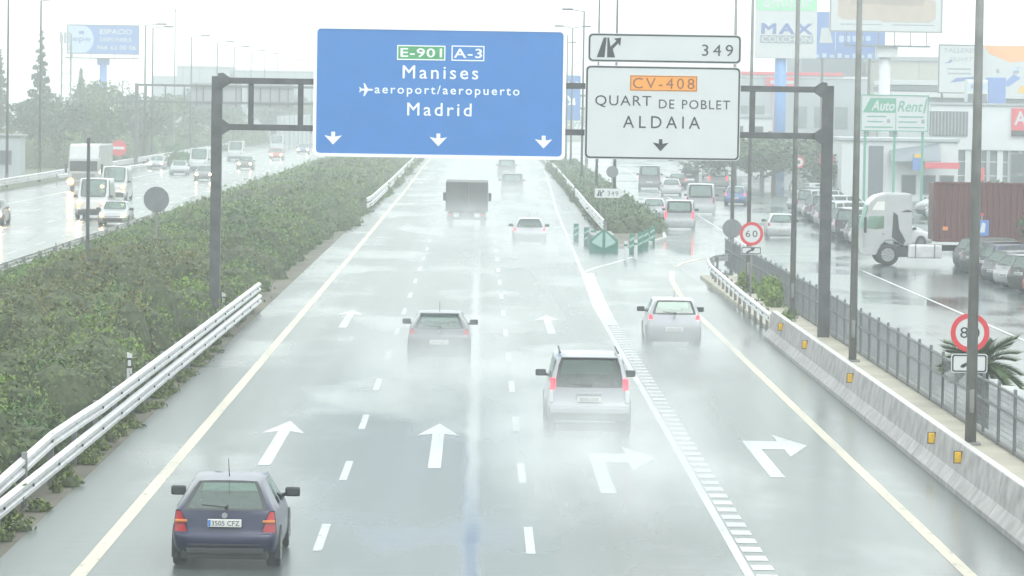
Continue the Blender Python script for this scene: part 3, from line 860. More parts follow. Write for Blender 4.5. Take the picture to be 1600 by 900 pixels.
onc(ov, 5.5, -29.5, 560, 'pale van in the far oncoming traffic', 'silver', m_head)

# -- box lorry ahead
t = thing('box_lorry', 'grey box lorry dissolving in its own spray in the middle lane', 'lorry', (-.65, 226.5, 0))
MB().bbox(-1.25, 1.25, 0, 6.6, .98, 2.75, .04).build('cargo_box', M('lorry_box_grey', (.11, .115, .115), .6, var=.14, scale=1), t)
for x in (-.61, .61): MB().bbox(x-.59, x+.59, -.04, 0.002, 1.06, 2.67, .015).build('rear_door', M('lorry_door_grey', (.10, .105, .105), .6, var=.14, scale=1), t)
for x in (-.09, .09): MB().tube((x, -.06, 1.05), (x, -.06, 2.68), .018, n=6).build('door_bar', m_galvpost, t)
MB().bbox(-1.2, 1.2, -.02, .12, .52, .66, .02).build('underrun_bar', m_plastic, t)
for s in (-1, 1):
    MB().bbox(s*.95-.17, s*.95+.17, -.03, .05, .74, .88, .015).build('tail_lamp', m_tail, t)
    MB().bbox(s*1.38-.09, s*1.38+.09, 7.1, 7.25, 1.45, 1.95, .03).build('wing_mirror', m_plastic, t)
MB().bbox(-.45, .45, .1, 8.0, .6, .95, .03).build('chassis', m_plastic, t)
MB().bbox(-1.15, 1.15, 6.75, 8.3, .7, 2.5, .12).build('cab', P['white'], t)
for y in (1.5, 7.4):
    for s in (-1, 1): add_wheel(t, s*.98, y, .46, .3)

# -- oncoming white lorry
t = thing('white_lorry', 'white box lorry with one orange glowing headlamp oncoming at the left', 'lorry', (-31.0, 302, 0))
MB().bbox(-1.2, 1.2, 0, 2.0, .45, 2.7, .14).build('cab', P['white'], t)
MB().bbox(-1.08, 1.08, -.02, .02, 1.62, 2.42, .008).build('windscreen', m_plastic, t)
MB().add([(-1.15, .15, 2.68), (1.15, .15, 2.68), (1.15, 1.9, 2.68), (-1.15, 1.9, 2.68), (-1.15, .7, 3.6), (1.15, .7, 3.6), (1.15, 1.9, 3.75), (-1.15, 1.9, 3.75)],
         [(0, 3, 2, 1), (4, 5, 6, 7), (0, 1, 5, 4), (1, 2, 6, 5), (2, 3, 7, 6), (3, 0, 4, 7)]).build('wind_deflector', P['white'], t)
MB().bbox(-.5, .5, .55, .62, 3.2, 3.35, .02).build('roof_marker', m_plastic, t)
MB().bbox(-1.27, 1.27, 2.3, 10.5, .95, 3.7, .05).build('cargo_box', P['white'], t)
MB().bbox(-1.1, 1.1, -.06, .06, .45, .85, .04).build('front_bumper', m_galvpost, t)
MB().bbox(-.9, .9, -.03, .03, .95, 1.45, .02).build('grille', m_galvpost, t)
MB().bbox(-1.05, -.72, -.09, .0, .72, .92, .03).build('headlamp', m_head, t)
MB().bbox(.72, 1.05, -.09, .0, .72, .92, .03).build('headlamp', m_head, t)
MB().tube((-1.02, -.12, .8), (-1.02, -.06, .8), .17, n=14).build('lit_headlamp', m_orangelit, t)
MB().tube((-1.02, -.10, .8), (-1.02, -.05, .8), .30, n=18).build('lamp_reflector', m_amberlit, t)  # halo disc, wider than the headlamp it is added to
for s in (-1, 1):
    MB().bbox(s*1.42-.1, s*1.42+.1, .2, .35, 1.5, 2.2, .03).build('wing_mirror', m_plastic, t)
    for y in (1.1, 7.6): add_wheel(t, s*.98, y, .48, .3)

# -- white tractor unit pulling a dark red container, broadside in the yard
t = thing('articulated_lorry', 'white lorry cab broadside in the yard hauling a dark red container', 'lorry', (18.2, 181.0, 0), 0)
cabm = P['white']
# side outline of the cab in x (front at 0) and z, swept across the width (y 0..2.45)
out_ = [(.05, .62), (.0, 1.0), (.02, 1.75), (.10, 2.1), (.28, 2.95), (.62, 3.28), (1.1, 3.42), (2.28, 3.42), (2.32, 1.2), (2.3, .95), (1.9, .95), (1.72, 1.08), (1.45, 1.18), (1.15, 1.18), (.9, 1.05), (.75, .75), (.68, .5), (.1, .5)]
me = MB().prism(out_, .0, 2.45).mesh('cab')
bm = bmesh.new(); bm.from_mesh(me); bmesh.ops.recalc_face_normals(bm, faces=bm.faces)
bmesh.ops.bevel(bm, geom=[e for e in bm.edges if len(e.link_faces) == 2 and e.calc_face_angle(0) > .3], offset=.06, segments=3, affect='EDGES'); bm.to_mesh(me); bm.free()
smooth_by_angle(me, .5); me.materials.append(cabm); link('cab', me, t)
MB().prism([(.13, 1.80), (.26, 2.34), (.98, 2.36), (.98, 1.78), (.6, 1.72)], -.012, .0).build('door_window', g_green, t)
MB().prism([(.40, 2.62), (.62, 3.02), (1.0, 3.05), (1.0, 2.62)], -.010, .0).build('roof_panel', M('lorry_panel', (.66, .66, .63), .4, var=.05), t)
MB().prism([(.14, .78), (.14, 1.62), (1.04, 1.66), (1.04, 1.22), (.86, 1.02)], -.009, .0).build('door', cabm, t)
MB().box(.93, 1.0, -.03, -.01, 1.48, 1.52).build('door_handle', m_plastic, t)
MB().prism([(1.36, 1.35), (1.42, 2.55), (1.62, 2.40), (1.70, 1.75), (2.02, 1.2), (1.9, 1.0)], -.014, .0).build('side_air_intake', m_plastic, t)
MB().prism([(1.75, 2.55), (2.05, 2.66), (2.28, 2.62), (2.28, 2.56)], -.016, .0).build('cab_print', m_black, t)
MB().bbox(.02, .14, -.30, -.08, 1.55, 2.3, .04).build('wing_mirror', m_plastic, t)
MB().prism([(.02, .52), (.0, .86), (.62, .86), (.62, .52)], -.02, .0).build('front_bumper', cabm, t)
MB().prism([(-.012, 1.72), (.005, 1.76), (.085, 2.1), (.235, 2.82), (.215, 2.82), (.065, 2.1)], .25, 2.2).build('windscreen', g_green, t)
MB().bbox(1.9, 6.9, .75, 1.7, .72, .98, .03).build('chassis', m_plastic, t)
MB().bbox(2.15, 3.75, .02, .62, .38, 1.02, .07).build('fuel_tank', m_galv, t)
for x in (2.5, 3.4): MB().bbox(x-.03, x+.03, .0, .05, .37, 1.03, .01).build('tank_strap', m_galvpost, t)
MB().bbox(1.55, 2.1, .05, .6, .42, .88, .04).build('step_box', m_plastic, t)
MB().bbox(1.6, 2.3, .8, 1.6, 1.0, 1.15, .03).build('cab_mount', m_plastic, t)
def lorry_wheel(x, y, r=.52):
    w_ = add_wheel(t, x, y, r, .3); w_.rotation_euler = (0, 0, math.pi/2); return w_
for x in (1.2, 5.05):
    lorry_wheel(x, .18); lorry_wheel(x, 2.27)
fen = [(5.05+.66*math.cos(math.radians(a)), .52+.66*math.sin(math.radians(a))) for a in range(20, 161, 20)] + [(5.05+.6*math.cos(math.radians(a)), .52+.6*math.sin(math.radians(a))) for a in range(160, 19, -20)]
MB().prism(fen, .0, .5).build('mudguard', m_plastic, t)
MB().bbox(5.9, 7.2, .3, 1.9, .35, .95, .05).build('landing_gear', m_plastic, t)
m_cont = M('container_dark_red', (.085, .014, .016), .55, var=.16, scale=.8)
cont = MB()
x = 3.35; k = 0
prof_ = []
while x < 15.4:
    prof_ += [(x, .0), (x+.14, .0), (x+.17, .035), (x+.25, .035)]; x += .28
cont.add([(px, -.02+d, 1.28) for px, d in prof_]+[(px, -.02+d, 3.95) for px, d in prof_], [(i, i+1, i+1+len(prof_), i+len(prof_)) for i in range(len(prof_)-1)])
cont.build('corrugated_side', m_cont, t)
MB().box(3.35, 15.5, .03, 2.44, 1.24, 3.93).build('container', m_cont, t)
for x in (3.35, 15.4): MB().bbox(x-.06, x+.08, -.05, .1, 1.2, 4.0, .015).build('corner_post', m_cont, t)
for z in (1.22, 3.95): MB().bbox(3.4, 15.5, -.045, .08, z-.05, z+.06, .012).build('container_rail', m_cont, t)
MB().box(3.75, 4.0, -.052, -.03, 1.72, 1.9).build('warning_plate', m_amber, t)
MB().bbox(6.0, 15.2, .6, 1.9, 1.0, 1.2, .03).build('trailer_beam', m_plastic, t)

# =================================================================== GANTRY AND SIGNS
YG = 121.0
t = thing('sign_gantry', 'dark grey steel gantry spanning the motorway and carrying the large signs', 'gantry', (0, YG, 0))
def octa(mb, x, z, r, y0, y1):
    return mb.prism([(x+r*math.cos(math.radians(22.5+45*k)), z+r*math.sin(math.radians(22.5+45*k))) for k in range(8)], y0, y1)
XL, XR = -8.25, 10.97
for X, w_ in ((XL, .165), (XR, .18)):
    p_ = MB().bbox(X-w_, X+w_, -.17, .17, 0, 8.05, .02).build('post', m_gantry, t)
    MB().bbox(X-.32, X+.32, -.32, .32, 0, .05, .01).build('base_plate', m_gantry, p_)
    s = 1 if X < 0 else -1
    for z in (7.92, 6.46):
        e = MB().prism([(X+s*w_*.2, z+.22), (X+s*(w_+.02), z+.24), (X+s*(w_+.22), z+.1), (X+s*(w_+.22), z-.1), (X+s*(w_+.02), z-.24), (X+s*w_*.2, z-.22)], -.21, .21)
        e.build('elbow_bracket', m_gantry, p_)
for z in (7.92, 6.46):
    MB().bbox(XL+.3, XR-.3, -.10, .10, z-.095, z+.095, .012).build('chord', m_gantry, t)
for X in (-7.18, -5.62, -4.1, -2.5, -.9, .7, 2.3, 3.9, 5.5, 7.1, 8.60):
    MB().bbox(X-.085, X+.085, -.08, .08, 6.55, 7.83, .01).build('web_strut', m_gantry, t)

YS = YG-.32
# ---- big blue sign, local frame: x from left edge, z from bottom
t = thing('motorway_sign', 'large blue motorway sign reading Manises, airport and Madrid', 'road sign', (-5.21, YS, 5.59))
SW, SH = 7.92, 4.10
def bx(px, py):
    """position on the blue panel from its own 392 x 203 raster"""
    return (px-491)*SW/392, SH-(py-41.5-(px-491)*.0135)*SH/203.5
MB().prism(rrect(.02, SW-.02, .02, SH-.02, .16), .0, .05).build('panel', m_blue, t)
ring(MB(), rrect(0, SW, 0, SH, .18), rrect(.10, SW-.10, .10, SH-.10, .12), -.02, .06).build('border', m_wline, t)
for z in (.86, 2.32):
    MB().bbox(.2, SW-.2, .055, .2, z-.05, z+.05, .01).build('back_rail', m_gantry, t)
def plate(x0, x1, y0, y1, fill, line, name, txt, tm, bw=.035, **kw):
    a, b = bx(x0, y0), bx(x1, y1)
    p_ = MB().box(a[0], b[0], -.006, -.001, b[1], a[1]).build(name, fill, t)
    po = [(a[0], a[1]), (a[0], b[1]), (b[0], b[1]), (b[0], a[1])]
    pi = [(a[0]+bw, a[1]-bw), (a[0]+bw, b[1]+bw), (b[0]-bw, b[1]+bw), (b[0]-bw, a[1]-bw)]
    ring(MB(), po, pi, -.012, -.0065).build('plate_border', line, p_)
    text(txt, (a[0]+b[0])/2, -.0065, (a[1]+b[1])/2, (b[0]-a[0])*.86, (a[1]-b[1])*.62, tm, p_, **kw)
plate(620, 695, 72, 96, m_green, m_wline, 'green_plate', 'E-901', m_wline, bold=.012, spacing=1.1)
plate(704.5, 755.5, 72.5, 97, m_blue, m_wline, 'blue_plate', 'A-3', m_wline, bold=.012, spacing=1.15)
def line(txt, x0, x1, y0, y1, **kw):
    a, b = bx(x0, y0), bx(x1, y1)
    text(txt, (a[0]+b[0])/2, -.002, (a[1]+b[1])/2, b[0]-a[0], a[1]-b[1], m_wline, t, **kw)
line('Manises', 629, 746.5, 103.5, 125.5, bold=.006, spacing=1.28)
line('aeroport/aeropuerto', 586, 811, 133.5, 154.5, bold=.008, spacing=1.28)
line('Madrid', 637, 737, 161.5, 183, bold=.006, spacing=1.28)
# aircraft pictogram pointing right
a = bx(573, 141.5); k = SW/392
pts = [(11, 0), (9, 1.3), (2.5, 1.5), (-2.5, 10), (-4.5, 10), (-2.5, 1.5), (-7.5, 1.4), (-9.5, 4), (-11, 4), (-9.8, 0)]
pts = pts + [(x, -z) for x, z in pts[::-1][1:-1]]
MB().prism([(a[0]+x*k, a[1]+z*k) for x, z in pts], -.006, -.001).build('aircraft_symbol', m_wline, t)
def down_arrow(parent, cx, cz, w, h, mat, y=-.001):
    sw = w*.11
    pts = [(cx-sw, cz+h*.5), (cx-sw, cz+h*.12), (cx-w*.5, cz+h*.22), (cx, cz-h*.5), (cx+w*.5, cz+h*.22), (cx+sw, cz+h*.12), (cx+sw, cz+h*.5)]
    MB().prism(pts, y-.006, y).build('lane_arrow_symbol', mat, parent)
for px, py in ((522.5, 217), (686, 219.5), (849.6, 222.5)):
    a = bx(px, py); down_arrow(t, a[0], a[1], .55, .40, m_wline)

# ---- white exit-number sign
t = thing('exit_number_sign', 'narrow white sign with exit symbol and number 349 on the gantry', 'road sign', (3.36, YS, 8.66))
W2, H2 = 4.86, .95
MB().prism(rrect(.02, W2-.02, .02, H2-.02, .14), 0, .05).build('panel', m_white, t)
ring(MB(), rrect(.045, W2-.045, .045, H2-.045, .13), rrect(.095, W2-.095, .095, H2-.095, .10), -.006, -.001).build('border', m_black, t)
text('349', 4.09, -.002, .44, .98, .36, m_black, t, bold=-.004, spacing=1.35)
def exit_symbol(parent, x0, z0, w, h, mat):
    f = lambda pts: [(x0+u*w, z0+v*h) for u, v in pts]
    MB().prism(f([(0, 0), (.32, 0), (.40, 1), (.28, 1)]), -.007, -.001).build('symbol_lane', mat, parent)
    MB().prism(f([(.43, 0), (.76, 0), (.66, .42), (.88, .72), (.96, .56), (1.0, 1.0), (.70, .96), (.80, .83), (.56, .54), (.50, 1), (.43, 1)]), -.007, -.001).build('symbol_exit_arrow', mat, parent)
exit_symbol(t, .30, .17, .76, .62, m_black)
MB().bbox(.3, W2-.3, .055, .2, .1, .2, .01).build('back_rail', m_gantry, t)

# ---- white exit sign
t = thing('exit_sign', 'white exit sign reading Quart de Poblet and Aldaia with an orange plate', 'road sign', (3.30, YS, 5.62))
W3, H3 = 4.92, 2.98
MB().prism(rrect(.02, W3-.02, .02, H3-.02, .14), 0, .05).build('panel', m_white, t)
ring(MB(), rrect(.045, W3-.045, .045, H3-.045, .13), rrect(.095, W3-.095, .095, H3-.095, .10), -.006, -.001).build('border', m_black, t)
def wx(zx, zy):  # own raster of the panel, 915 x 573
    return (zx-60)*W3/915, H3-(zy-272-(zx-60)*.0135)*H3/560
def wline(txt, x0, x1, y0, y1, mat=m_black, parent=t, y=-.002, **kw):
    a, b = wx(x0, y0), wx(x1, y1)
    text(txt, (a[0]+b[0])/2, y, (a[1]+b[1])/2, b[0]-a[0], a[1]-b[1], mat, parent, **kw)
a, b = wx(324, 335), wx(717, 432)
pp = MB().box(a[0], b[0], -.006, -.001, b[1], a[1]).build('orange_plate', m_orange, t)
po = [(a[0]+.015, a[1]-.015), (a[0]+.015, b[1]+.015), (b[0]-.015, b[1]+.015), (b[0]-.015, a[1]-.015)]
pi = [(a[0]+.035, a[1]-.035), (a[0]+.035, b[1]+.035), (b[0]-.035, b[1]+.035), (b[0]-.035, a[1]-.035)]
ring(MB(), po, pi, -.011, -.0065).build('plate_border', m_obrown, pp)
wline('CV-408', 340, 701, 350, 418, m_obrown, pp, -.0065, spacing=1.3)
wline('QUART', 122, 450, 453, 528, spacing=1.12)
wline('DE', 495, 585, 478, 532, spacing=1.15, bold=-.006)
wline('POBLET', 630, 911, 480, 537, spacing=1.15, bold=-.006)
wline('ALDAIA', 287, 737, 574, 651, spacing=1.45)
a = wx(509, 748); down_arrow(t, a[0], a[1], .50, .38, m_black)
for z in (.84, 2.3): MB().bbox(.2, W3-.2, .055, .2, z-.05, z+.05, .01).build('back_rail', m_gantry, t)

# =================================================================== BARRIERS, FENCE
WPROF = [(.00, -.155), (.03, -.14), (.085, -.11), (.085, -.055), (.02, -.02), (.02, .02), (.085, .055), (.085, .11), (.03, .14), (.0, .155)]
def rail_profile(s, z): return [(s*a-s*.085, z+b) for a, b in WPROF]
def path_pts(pts, step):
    res = []; acc = 0
    for (x0, y0), (x1, y1) in zip(pts[:-1], pts[1:]):
        L_ = math.hypot(x1-x0, y1-y0); d = acc
        while d < L_:
            f = d/L_; res.append((x0+(x1-x0)*f, y0+(y1-y0)*f)); d += step
        acc = d-L_
    return res
def guardrail(name, label, pts, heights, side_, post_top, step=4.0, posts=True, post_mat=m_galvpost, seg=None):
    """side_ = +1: the corrugated face looks to the right of the path"""
    t = thing(name, label, 'guard rail')
    for hgt in heights:
        o = MB().sweep(rail_profile(side_, hgt), [(x, y, 0) for x, y in pts]).build('rail', m_galv, t)
        sol = o.modifiers.new('t', 'SOLIDIFY'); sol.thickness = .012
    if posts:
        for i, (x, y) in enumerate(path_pts(pts, step)):
            MB().box(x-side_*.17-.05, x-side_*.17+.05, y-.05, y+.05, -.1, post_top).build('post', post_mat, t)
            for hgt in heights:
                MB().bbox(x-side_*.12-.045, x-side_*.12+.045, y-.09, y+.09, hgt-.09, hgt+.09, .01).build('spacer', post_mat, t)
                MB().tube((x-side_*.02, y, hgt), (x+side_*.015, y, hgt), .03, n=6).build('bolt', m_plastic, t)
    return t
# the long two-rail barrier at the left of the lanes; its upper rail dips to the lower one at the near end
t = guardrail('guard_rail', 'long double guard rail in front of the shrubs, ending near the gantry post', [(-7.92, 40), (-7.85, 60), (-7.75, 78), (-7.62, 105), (-7.5, 134)], [.40], 1, .98, 4.0)
zs = [(-8.15, 58.5, -.33), (-8.02, 64, -.22), (-7.9, 72, -.0), (-7.82, 77, .0), (-7.75, 80, 0), (-7.62, 105, 0), (-7.5, 133.5, 0)]
o = MB().sweep(rail_profile(1, .84), zs).build('rail', m_galv, t); sol = o.modifiers.new('t', 'SOLIDIFY'); sol.thickness = .012
for i, (x, y) in enumerate(path_pts([(-7.75, 80), (-7.62, 105), (-7.5, 134)], 4.0)):
    MB().bbox(x-.165, x-.075, y-.09, y+.09, .75, .93, .01).build('spacer', m_galvpost, t)
    MB().tube((x-.02, y, .84), (x+.015, y, .84), .03, n=6).build('bolt', m_plastic, t)
MB().bbox(-8.02, -7.72, 60.8, 61.1, .62, .92, .02).build('end_plate', m_plastic, t)
guardrail('guard_rail', 'distant double guard rail on the left edge of the lanes beyond the shrubs', [(-7.35, 255), (-7.2, 262), (-7.3, 330), (-7.6, 420), (-7.7, 560)], [.45, .85], 1, .95, 8.0)
guardrail('guard_rail', 'guard rail between the motorway and the planted traffic island', [(7.0, 214), (7.15, 250), (7.5, 300), (8.1, 400), (8.4, 540)], [.55, .85], -1, .9, 8.0)
guardrail('guard_rail', 'guard rail curving round the corner of the exit lane behind the concrete barrier', [(9.34, 122.5), (9.45, 138), (9.6, 150), (9.72, 160), (10.0, 167), (10.6, 171), (11.5, 173)], [.62], -1, .78, 3.0)
guardrail('guard_rail', 'low guard rail along the far side of the shrubs by the oncoming lanes', [(-19.25, 60), (-19.25, 235)], [.45], -1, .62, 6.0)
guardrail('guard_rail', 'guard rail on the outer edge of the oncoming lanes at far left', [(-37.2, 230), (-37.2, 330), (-37.6, 420), (-38.5, 640)], [.55, .8], 1, .9, 8.0)

# precast concrete barrier in six-metre blocks
t = thing('concrete_barrier', 'wet grey concrete barrier with yellow reflectors at the right of the exit lane', 'barrier')
prof = [(0, -.03), (0, .10), (.16, .33), (.245, .86), (.255, .875), (.405, .875), (.415, .86), (.50, .33), (.66, .10), (.66, -.03)]
# profile offset: foot at the road side
def jersey(y0, y1, x0, x1):
    mb = MB(); n = len(prof)
    mb.add([(x0+a, y0, b) for a, b in prof]+[(x1+a, y1, b) for a, b in prof], [tuple(range(n)), tuple(range(n, 2*n))[::-1]]+[(i, i+n, i+1+n, i+1) for i in range(n-1)])
    return mb
for i in range(15):
    y0 = 32+6*i+.02; y1 = y0+5.96
    b_ = jersey(y0, y1, 9.16, 9.16).build('barrier_block', m_conc, t)
    MB().sweep([(-.075, 0), (-.07, .005), (.07, .005), (.075, 0)], [(9.16+.33, y0+.01, .876), (9.16+.33, y1-.01, .876)]).build('wet_highlight_cap', m_conctop, b_)  # thin strip carrying the painted highlight along the wet top
for i, y in enumerate((73.5, 77.8, 95.0, 108.3, 117.0)):
    r_ = MB().bbox(9.235, 9.365, y-.03, y+.01, .54, .75, .012).build('reflector', m_yellow, t)
    MB().bbox(9.22, 9.40, y+.012, y+.03, .525, .765, .006).build('reflector_back', m_plastic, r_)

# fence of posts and thin upright bars
t = thing('fence', 'long dark steel fence behind the sandy pavement at the right', 'fence')
panel = MB()
for k in range(17): panel.box(-.005, .005, .13+.14*k-.005, .13+.14*k+.005, .06, 1.30)
pm = panel.mesh('bars'); pm.materials.append(m_fence)
mesh_net = MB()
for k in range(10): mesh_net.box(-.004, .004, .05, 2.45, .12+.125*k-.004, .12+.125*k+.004)
nm = mesh_net.mesh('wires'); nm.materials.append(m_fence)
pst = MB().bbox(-.035, .035, -.035, .035, 0, 1.40, .008).mesh('fence_post'); pst.materials.append(m_fence)
rl = MB().bbox(-.022, .022, .035, 2.465, -.025, .025, .006).mesh('fence_rail'); rl.materials.append(m_fence)
for i in range(54):
    y = 40+2.5*i
    o = link('fence_post', pst, t); o.location = (11.30, y, .10)
    for z in (1.36, .92, .16):
        o = link('fence_rail', rl, t); o.location = (11.30, y, z)
    o = link('fence_bars', pm, t, kind='stuff'); o.location = (11.30, y, .11)
    o = link('fence_wires', nm, t, kind='stuff'); o.location = (11.312, y, .11)

# =================================================================== POLES, LAMPS, SMALL SIGNS
def lamp_post(x, y, h, arms, label, name='street_lamp', rb_=.115, group=None, reach=1.9, base=.12, pm=None):
    pm = pm or m_pole
    t = thing(name, label, 'street lamp', (x, y, base), 0, group)
    MB().tube((0, 0, 0), (0, 0, h), rb_, rb_*.55, 12).build('pole', pm, t, smooth=True)
    MB().bbox(-.2, .2, -.2, .2, 0, .06, .01).build('base_plate', m_pole, t)
    MB().box(-.05, .05, -rb_-.006, -rb_+.02, .7, 1.2).build('inspection_door', m_pole, t)
    for s in arms:
        a_ = MB().tube((0, 0, h-.05), (s*reach*.55, 0, h+.10), .035, n=8).build('arm', pm, t)
        MB().bbox(min(s*reach*.5, s*reach), max(s*reach*.5, s*reach), -.14, .14, h+.05, h+.22, .05).build('lamp_head', pm, a_)
    return t
lamp_post(10.69, 82.4, 15.3, (-1,), 'nearest thick lamp post in front of the round 80 sign', rb_=.125)
lamp_post(10.76, 109.3, 15.3, (-1,), 'tall lamp post between the lorry cab and the fence, second nearest', rb_=.115)
lamp_post(10.86, 131.7, 15.3, (-1, 1), 'tall lamp post just beyond the right gantry post', rb_=.105)
lamp_post(10.57, 149.5, 15.3, (-1,), 'thin lamp post rising behind the round 60 sign', rb_=.085)
lamp_post(11.69, 176.2, 15.3, (-1,), 'thin lamp post beside the round sign back on the exit lane corner', rb_=.10)
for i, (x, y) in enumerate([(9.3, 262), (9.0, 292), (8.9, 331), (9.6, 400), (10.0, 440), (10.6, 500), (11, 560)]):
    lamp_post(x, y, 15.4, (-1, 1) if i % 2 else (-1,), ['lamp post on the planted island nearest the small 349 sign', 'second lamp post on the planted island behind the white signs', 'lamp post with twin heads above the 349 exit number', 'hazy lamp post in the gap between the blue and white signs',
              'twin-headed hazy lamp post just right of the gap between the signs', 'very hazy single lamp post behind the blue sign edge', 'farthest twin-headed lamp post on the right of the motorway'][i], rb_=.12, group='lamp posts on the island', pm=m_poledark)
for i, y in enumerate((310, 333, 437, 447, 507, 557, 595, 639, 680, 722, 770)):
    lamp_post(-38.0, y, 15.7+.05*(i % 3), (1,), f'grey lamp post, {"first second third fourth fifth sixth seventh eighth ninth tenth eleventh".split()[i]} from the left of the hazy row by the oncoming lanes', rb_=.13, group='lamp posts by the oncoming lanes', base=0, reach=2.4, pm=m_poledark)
lamp_post(57.0, 322, 9.6, (-1,), 'slim lamp post in front of the white showroom', rb_=.08, base=0, reach=1.6)
lamp_post(46.5, 318, 9.8, (-1,), 'slim lamp post at the left corner of the white showroom', rb_=.06, base=0, reach=1.0)
t = thing('mast', 'thin bare mast rising among the left lamp posts', 'mast', (-39.0, 492, 0))
MB().tube((0, 0, 0), (0, 0, 18.8), .12, .05, 8).build('mast_tube', m_pole, t); MB().tube((0, 0, 18.7), (0, 0, 19.0), .1, .1, 8).build('mast_cap', m_pole, t)

def disc_sign(x, y, zc, r, label, front=True, txt=None, post_h=None, plate_=None, base=.1, post_r=.045, glyph=None):
    t = thing('round_sign', label, 'road sign', (x, y, base))
    zc = zc-base
    MB().tube((0, .05, 0), (0, .05, zc+r*.6), post_r, n=10).build('sign_post', m_galvpost, t)
    if front:
        MB().tube((0, -.01, zc), (0, .012, zc), r, n=40).build('disc', m_white, t)
        n = 40
        po = [(r*1.0*math.cos(2*math.pi*k/n), zc+r*math.sin(2*math.pi*k/n)) for k in range(n)]
        pi = [(r*.74*math.cos(2*math.pi*k/n), zc+r*.74*math.sin(2*math.pi*k/n)) for k in range(n)]
        ring(MB(), po, pi, -.018, -.011).build('red_ring', m_red, t)
        text(txt, 0, -.011, zc, r*1.0 if len(txt) > 1 else r*.4, r*.56, m_black, t, bold=.0, spacing=1.25)
        if plate_:
            w_, h_ = plate_
            z1 = zc-r-.04
            p_ = MB().prism(rrect(-w_/2, w_/2, z1-h_, z1, .05), -.01, .012).build('plate', m_white, t)
            ring(MB(), rrect(-w_/2+.02, w_/2-.02, z1-h_+.02, z1-.02, .05), rrect(-w_/2+.05, w_/2-.05, z1-h_+.05, z1-.05, .035), -.016, -.011).build('plate_border', m_black, p_)
            c_ = z1-h_/2
            pts = [(-.18, -.085), (-.12, -.10), (.03, .0), (.06, -.03), (.13, .10), (-.03, .095), (.0, .05), (-.16, -.035)]
            MB().prism([(a*1.1, c_+b) for a, b in pts], -.017, -.011).build('plate_arrow', m_black, p_)
    else:
        MB().tube((0, .0, zc), (0, .02, zc), r, n=36).build('disc', m_signback, t)
        MB().bbox(-.05, .05, -.035, .0, zc-r*.95, zc+r*.95, .008).build('sign_post_bracket', m_signback, t)
    return t
disc_sign(10.90, 84.5, 2.42, .43, 'round white speed sign reading 80 behind the nearest lamp post', txt='80', plate_=(.80, .42))
disc_sign(10.42, 145.8, 2.55, .45, 'round white speed sign reading 60 with a small arrow plate', txt='60', plate_=(.78, .30))
disc_sign(11.15, 168, 2.05, .42, 'round grey sign seen from behind beside the round 60 sign', front=False)
disc_sign(-12.55, 150, 3.40, .50, 'round grey sign seen from behind, standing in the shrubs at left', front=False, base=0)
disc_sign(8.9, 255, 3.0, .40, 'round grey sign seen from behind on the planted island under the white sign', front=False)
t = disc_sign(-37.9, 405, 2.2, .85, 'round red no entry sign beyond the white lorry', txt='0', front=False, base=0)
for ch in list(t.children):
    if ch.name.startswith('disc'): ch.data.materials[0] = m_red
    if ch.name.startswith('sign_post_bracket'): bpy.data.objects.remove(ch)
MB().bbox(-.6, .6, -.03, -.004, 2.05, 2.35, .01).build('white_bar', m_white, t)
t = disc_sign(26.2, 314, 3.05, .48, 'round no entry style sign with red rim among the parked cars', txt='-', base=0)
t = thing('slender_post', 'slender dark post standing in the shrubs before the oncoming vans', 'post', (-14.35, 141.5, 0))
MB().tube((0, 0, 0), (0, 0, 5.75), .075, .06, 10).build('post_tube', m_gantry, t); MB().tube((0, 0, 5.75), (0, 0, 5.85), .085, .05, 10).build('post_cap', m_gantry, t)
# delineator posts
def hito(x, y, label, h=1.05, base=0.):
    t = thing('delineator_post', label, 'delineator', (x, y, base))
    MB().prism([(-.06, 0), (.06, 0), (.06, h-.05), (-.06, h)], -.03, .03).build('post_body', m_white, t)
    MB().box(-.064, .064, -.034, .034, h-.38, h-.14).build('black_band', m_plastic, t)
    MB().box(-.04, .04, -.04, -.0345, h-.33, h-.19).build('reflector', m_white, t)
hito(-8.25, 91.5, 'white delineator post with black band at the near part of the shrubs', 1.25)
hito(-8.1, 123, 'white delineator post with black band at the foot of the left gantry post', 1.15)
hito(-7.9, 226, 'white delineator post at the shrub edge, left of the box lorry', 1.1)
hito(-7.9, 268, 'farthest white delineator post at the shrub edge', 1.1)

# gore: crash cushion, panels and the small 349 sign
m_cush = M('cushion_green', (.045, .17, .13), .5, var=.15)
m_cushl = M('cushion_chevron', (.30, .46, .42), .45, var=.1)
t = thing('crash_cushion', 'green crash cushion with pale arrow halves at the tip of the traffic island', 'crash cushion', (6.35, 192.5, 0))
MB().prism([(-.72, 0), (.72, 0), (.72, .62), (.0, 1.18), (-.72, .62)], 0, .5).build('cushion_nose', m_cush, t)
for s in (-1, 1):
    MB().prism([(s*.07, .22), (s*.07, 1.02), (s*.58, .55), (s*.58, .46)], -.02, -.001).build('chevron', m_cushl, t)
MB().bbox(-.6, .6, .5, 7.0, .05, .85, .06).build('cushion_body', m_galvpost, t)
def gore_panel(x, y, label, w_=.28, h=.95, mat=m_cush):
    t = thing('marker_panel', label, 'marker', (x, y, 0), 0, 'marker panels at the island tip')
    MB().bbox(-w_/2, w_/2, -.03, .03, .0, h, .01).build('panel_board', mat, t)
    for k in range(2): MB().prism([(-w_/2+.02, .25+.32*k), (w_/2-.02, .4+.32*k), (w_/2-.02, .52+.32*k), (-w_/2+.02, .37+.32*k)], -.036, -.031).build('stripe', m_cushl, t)
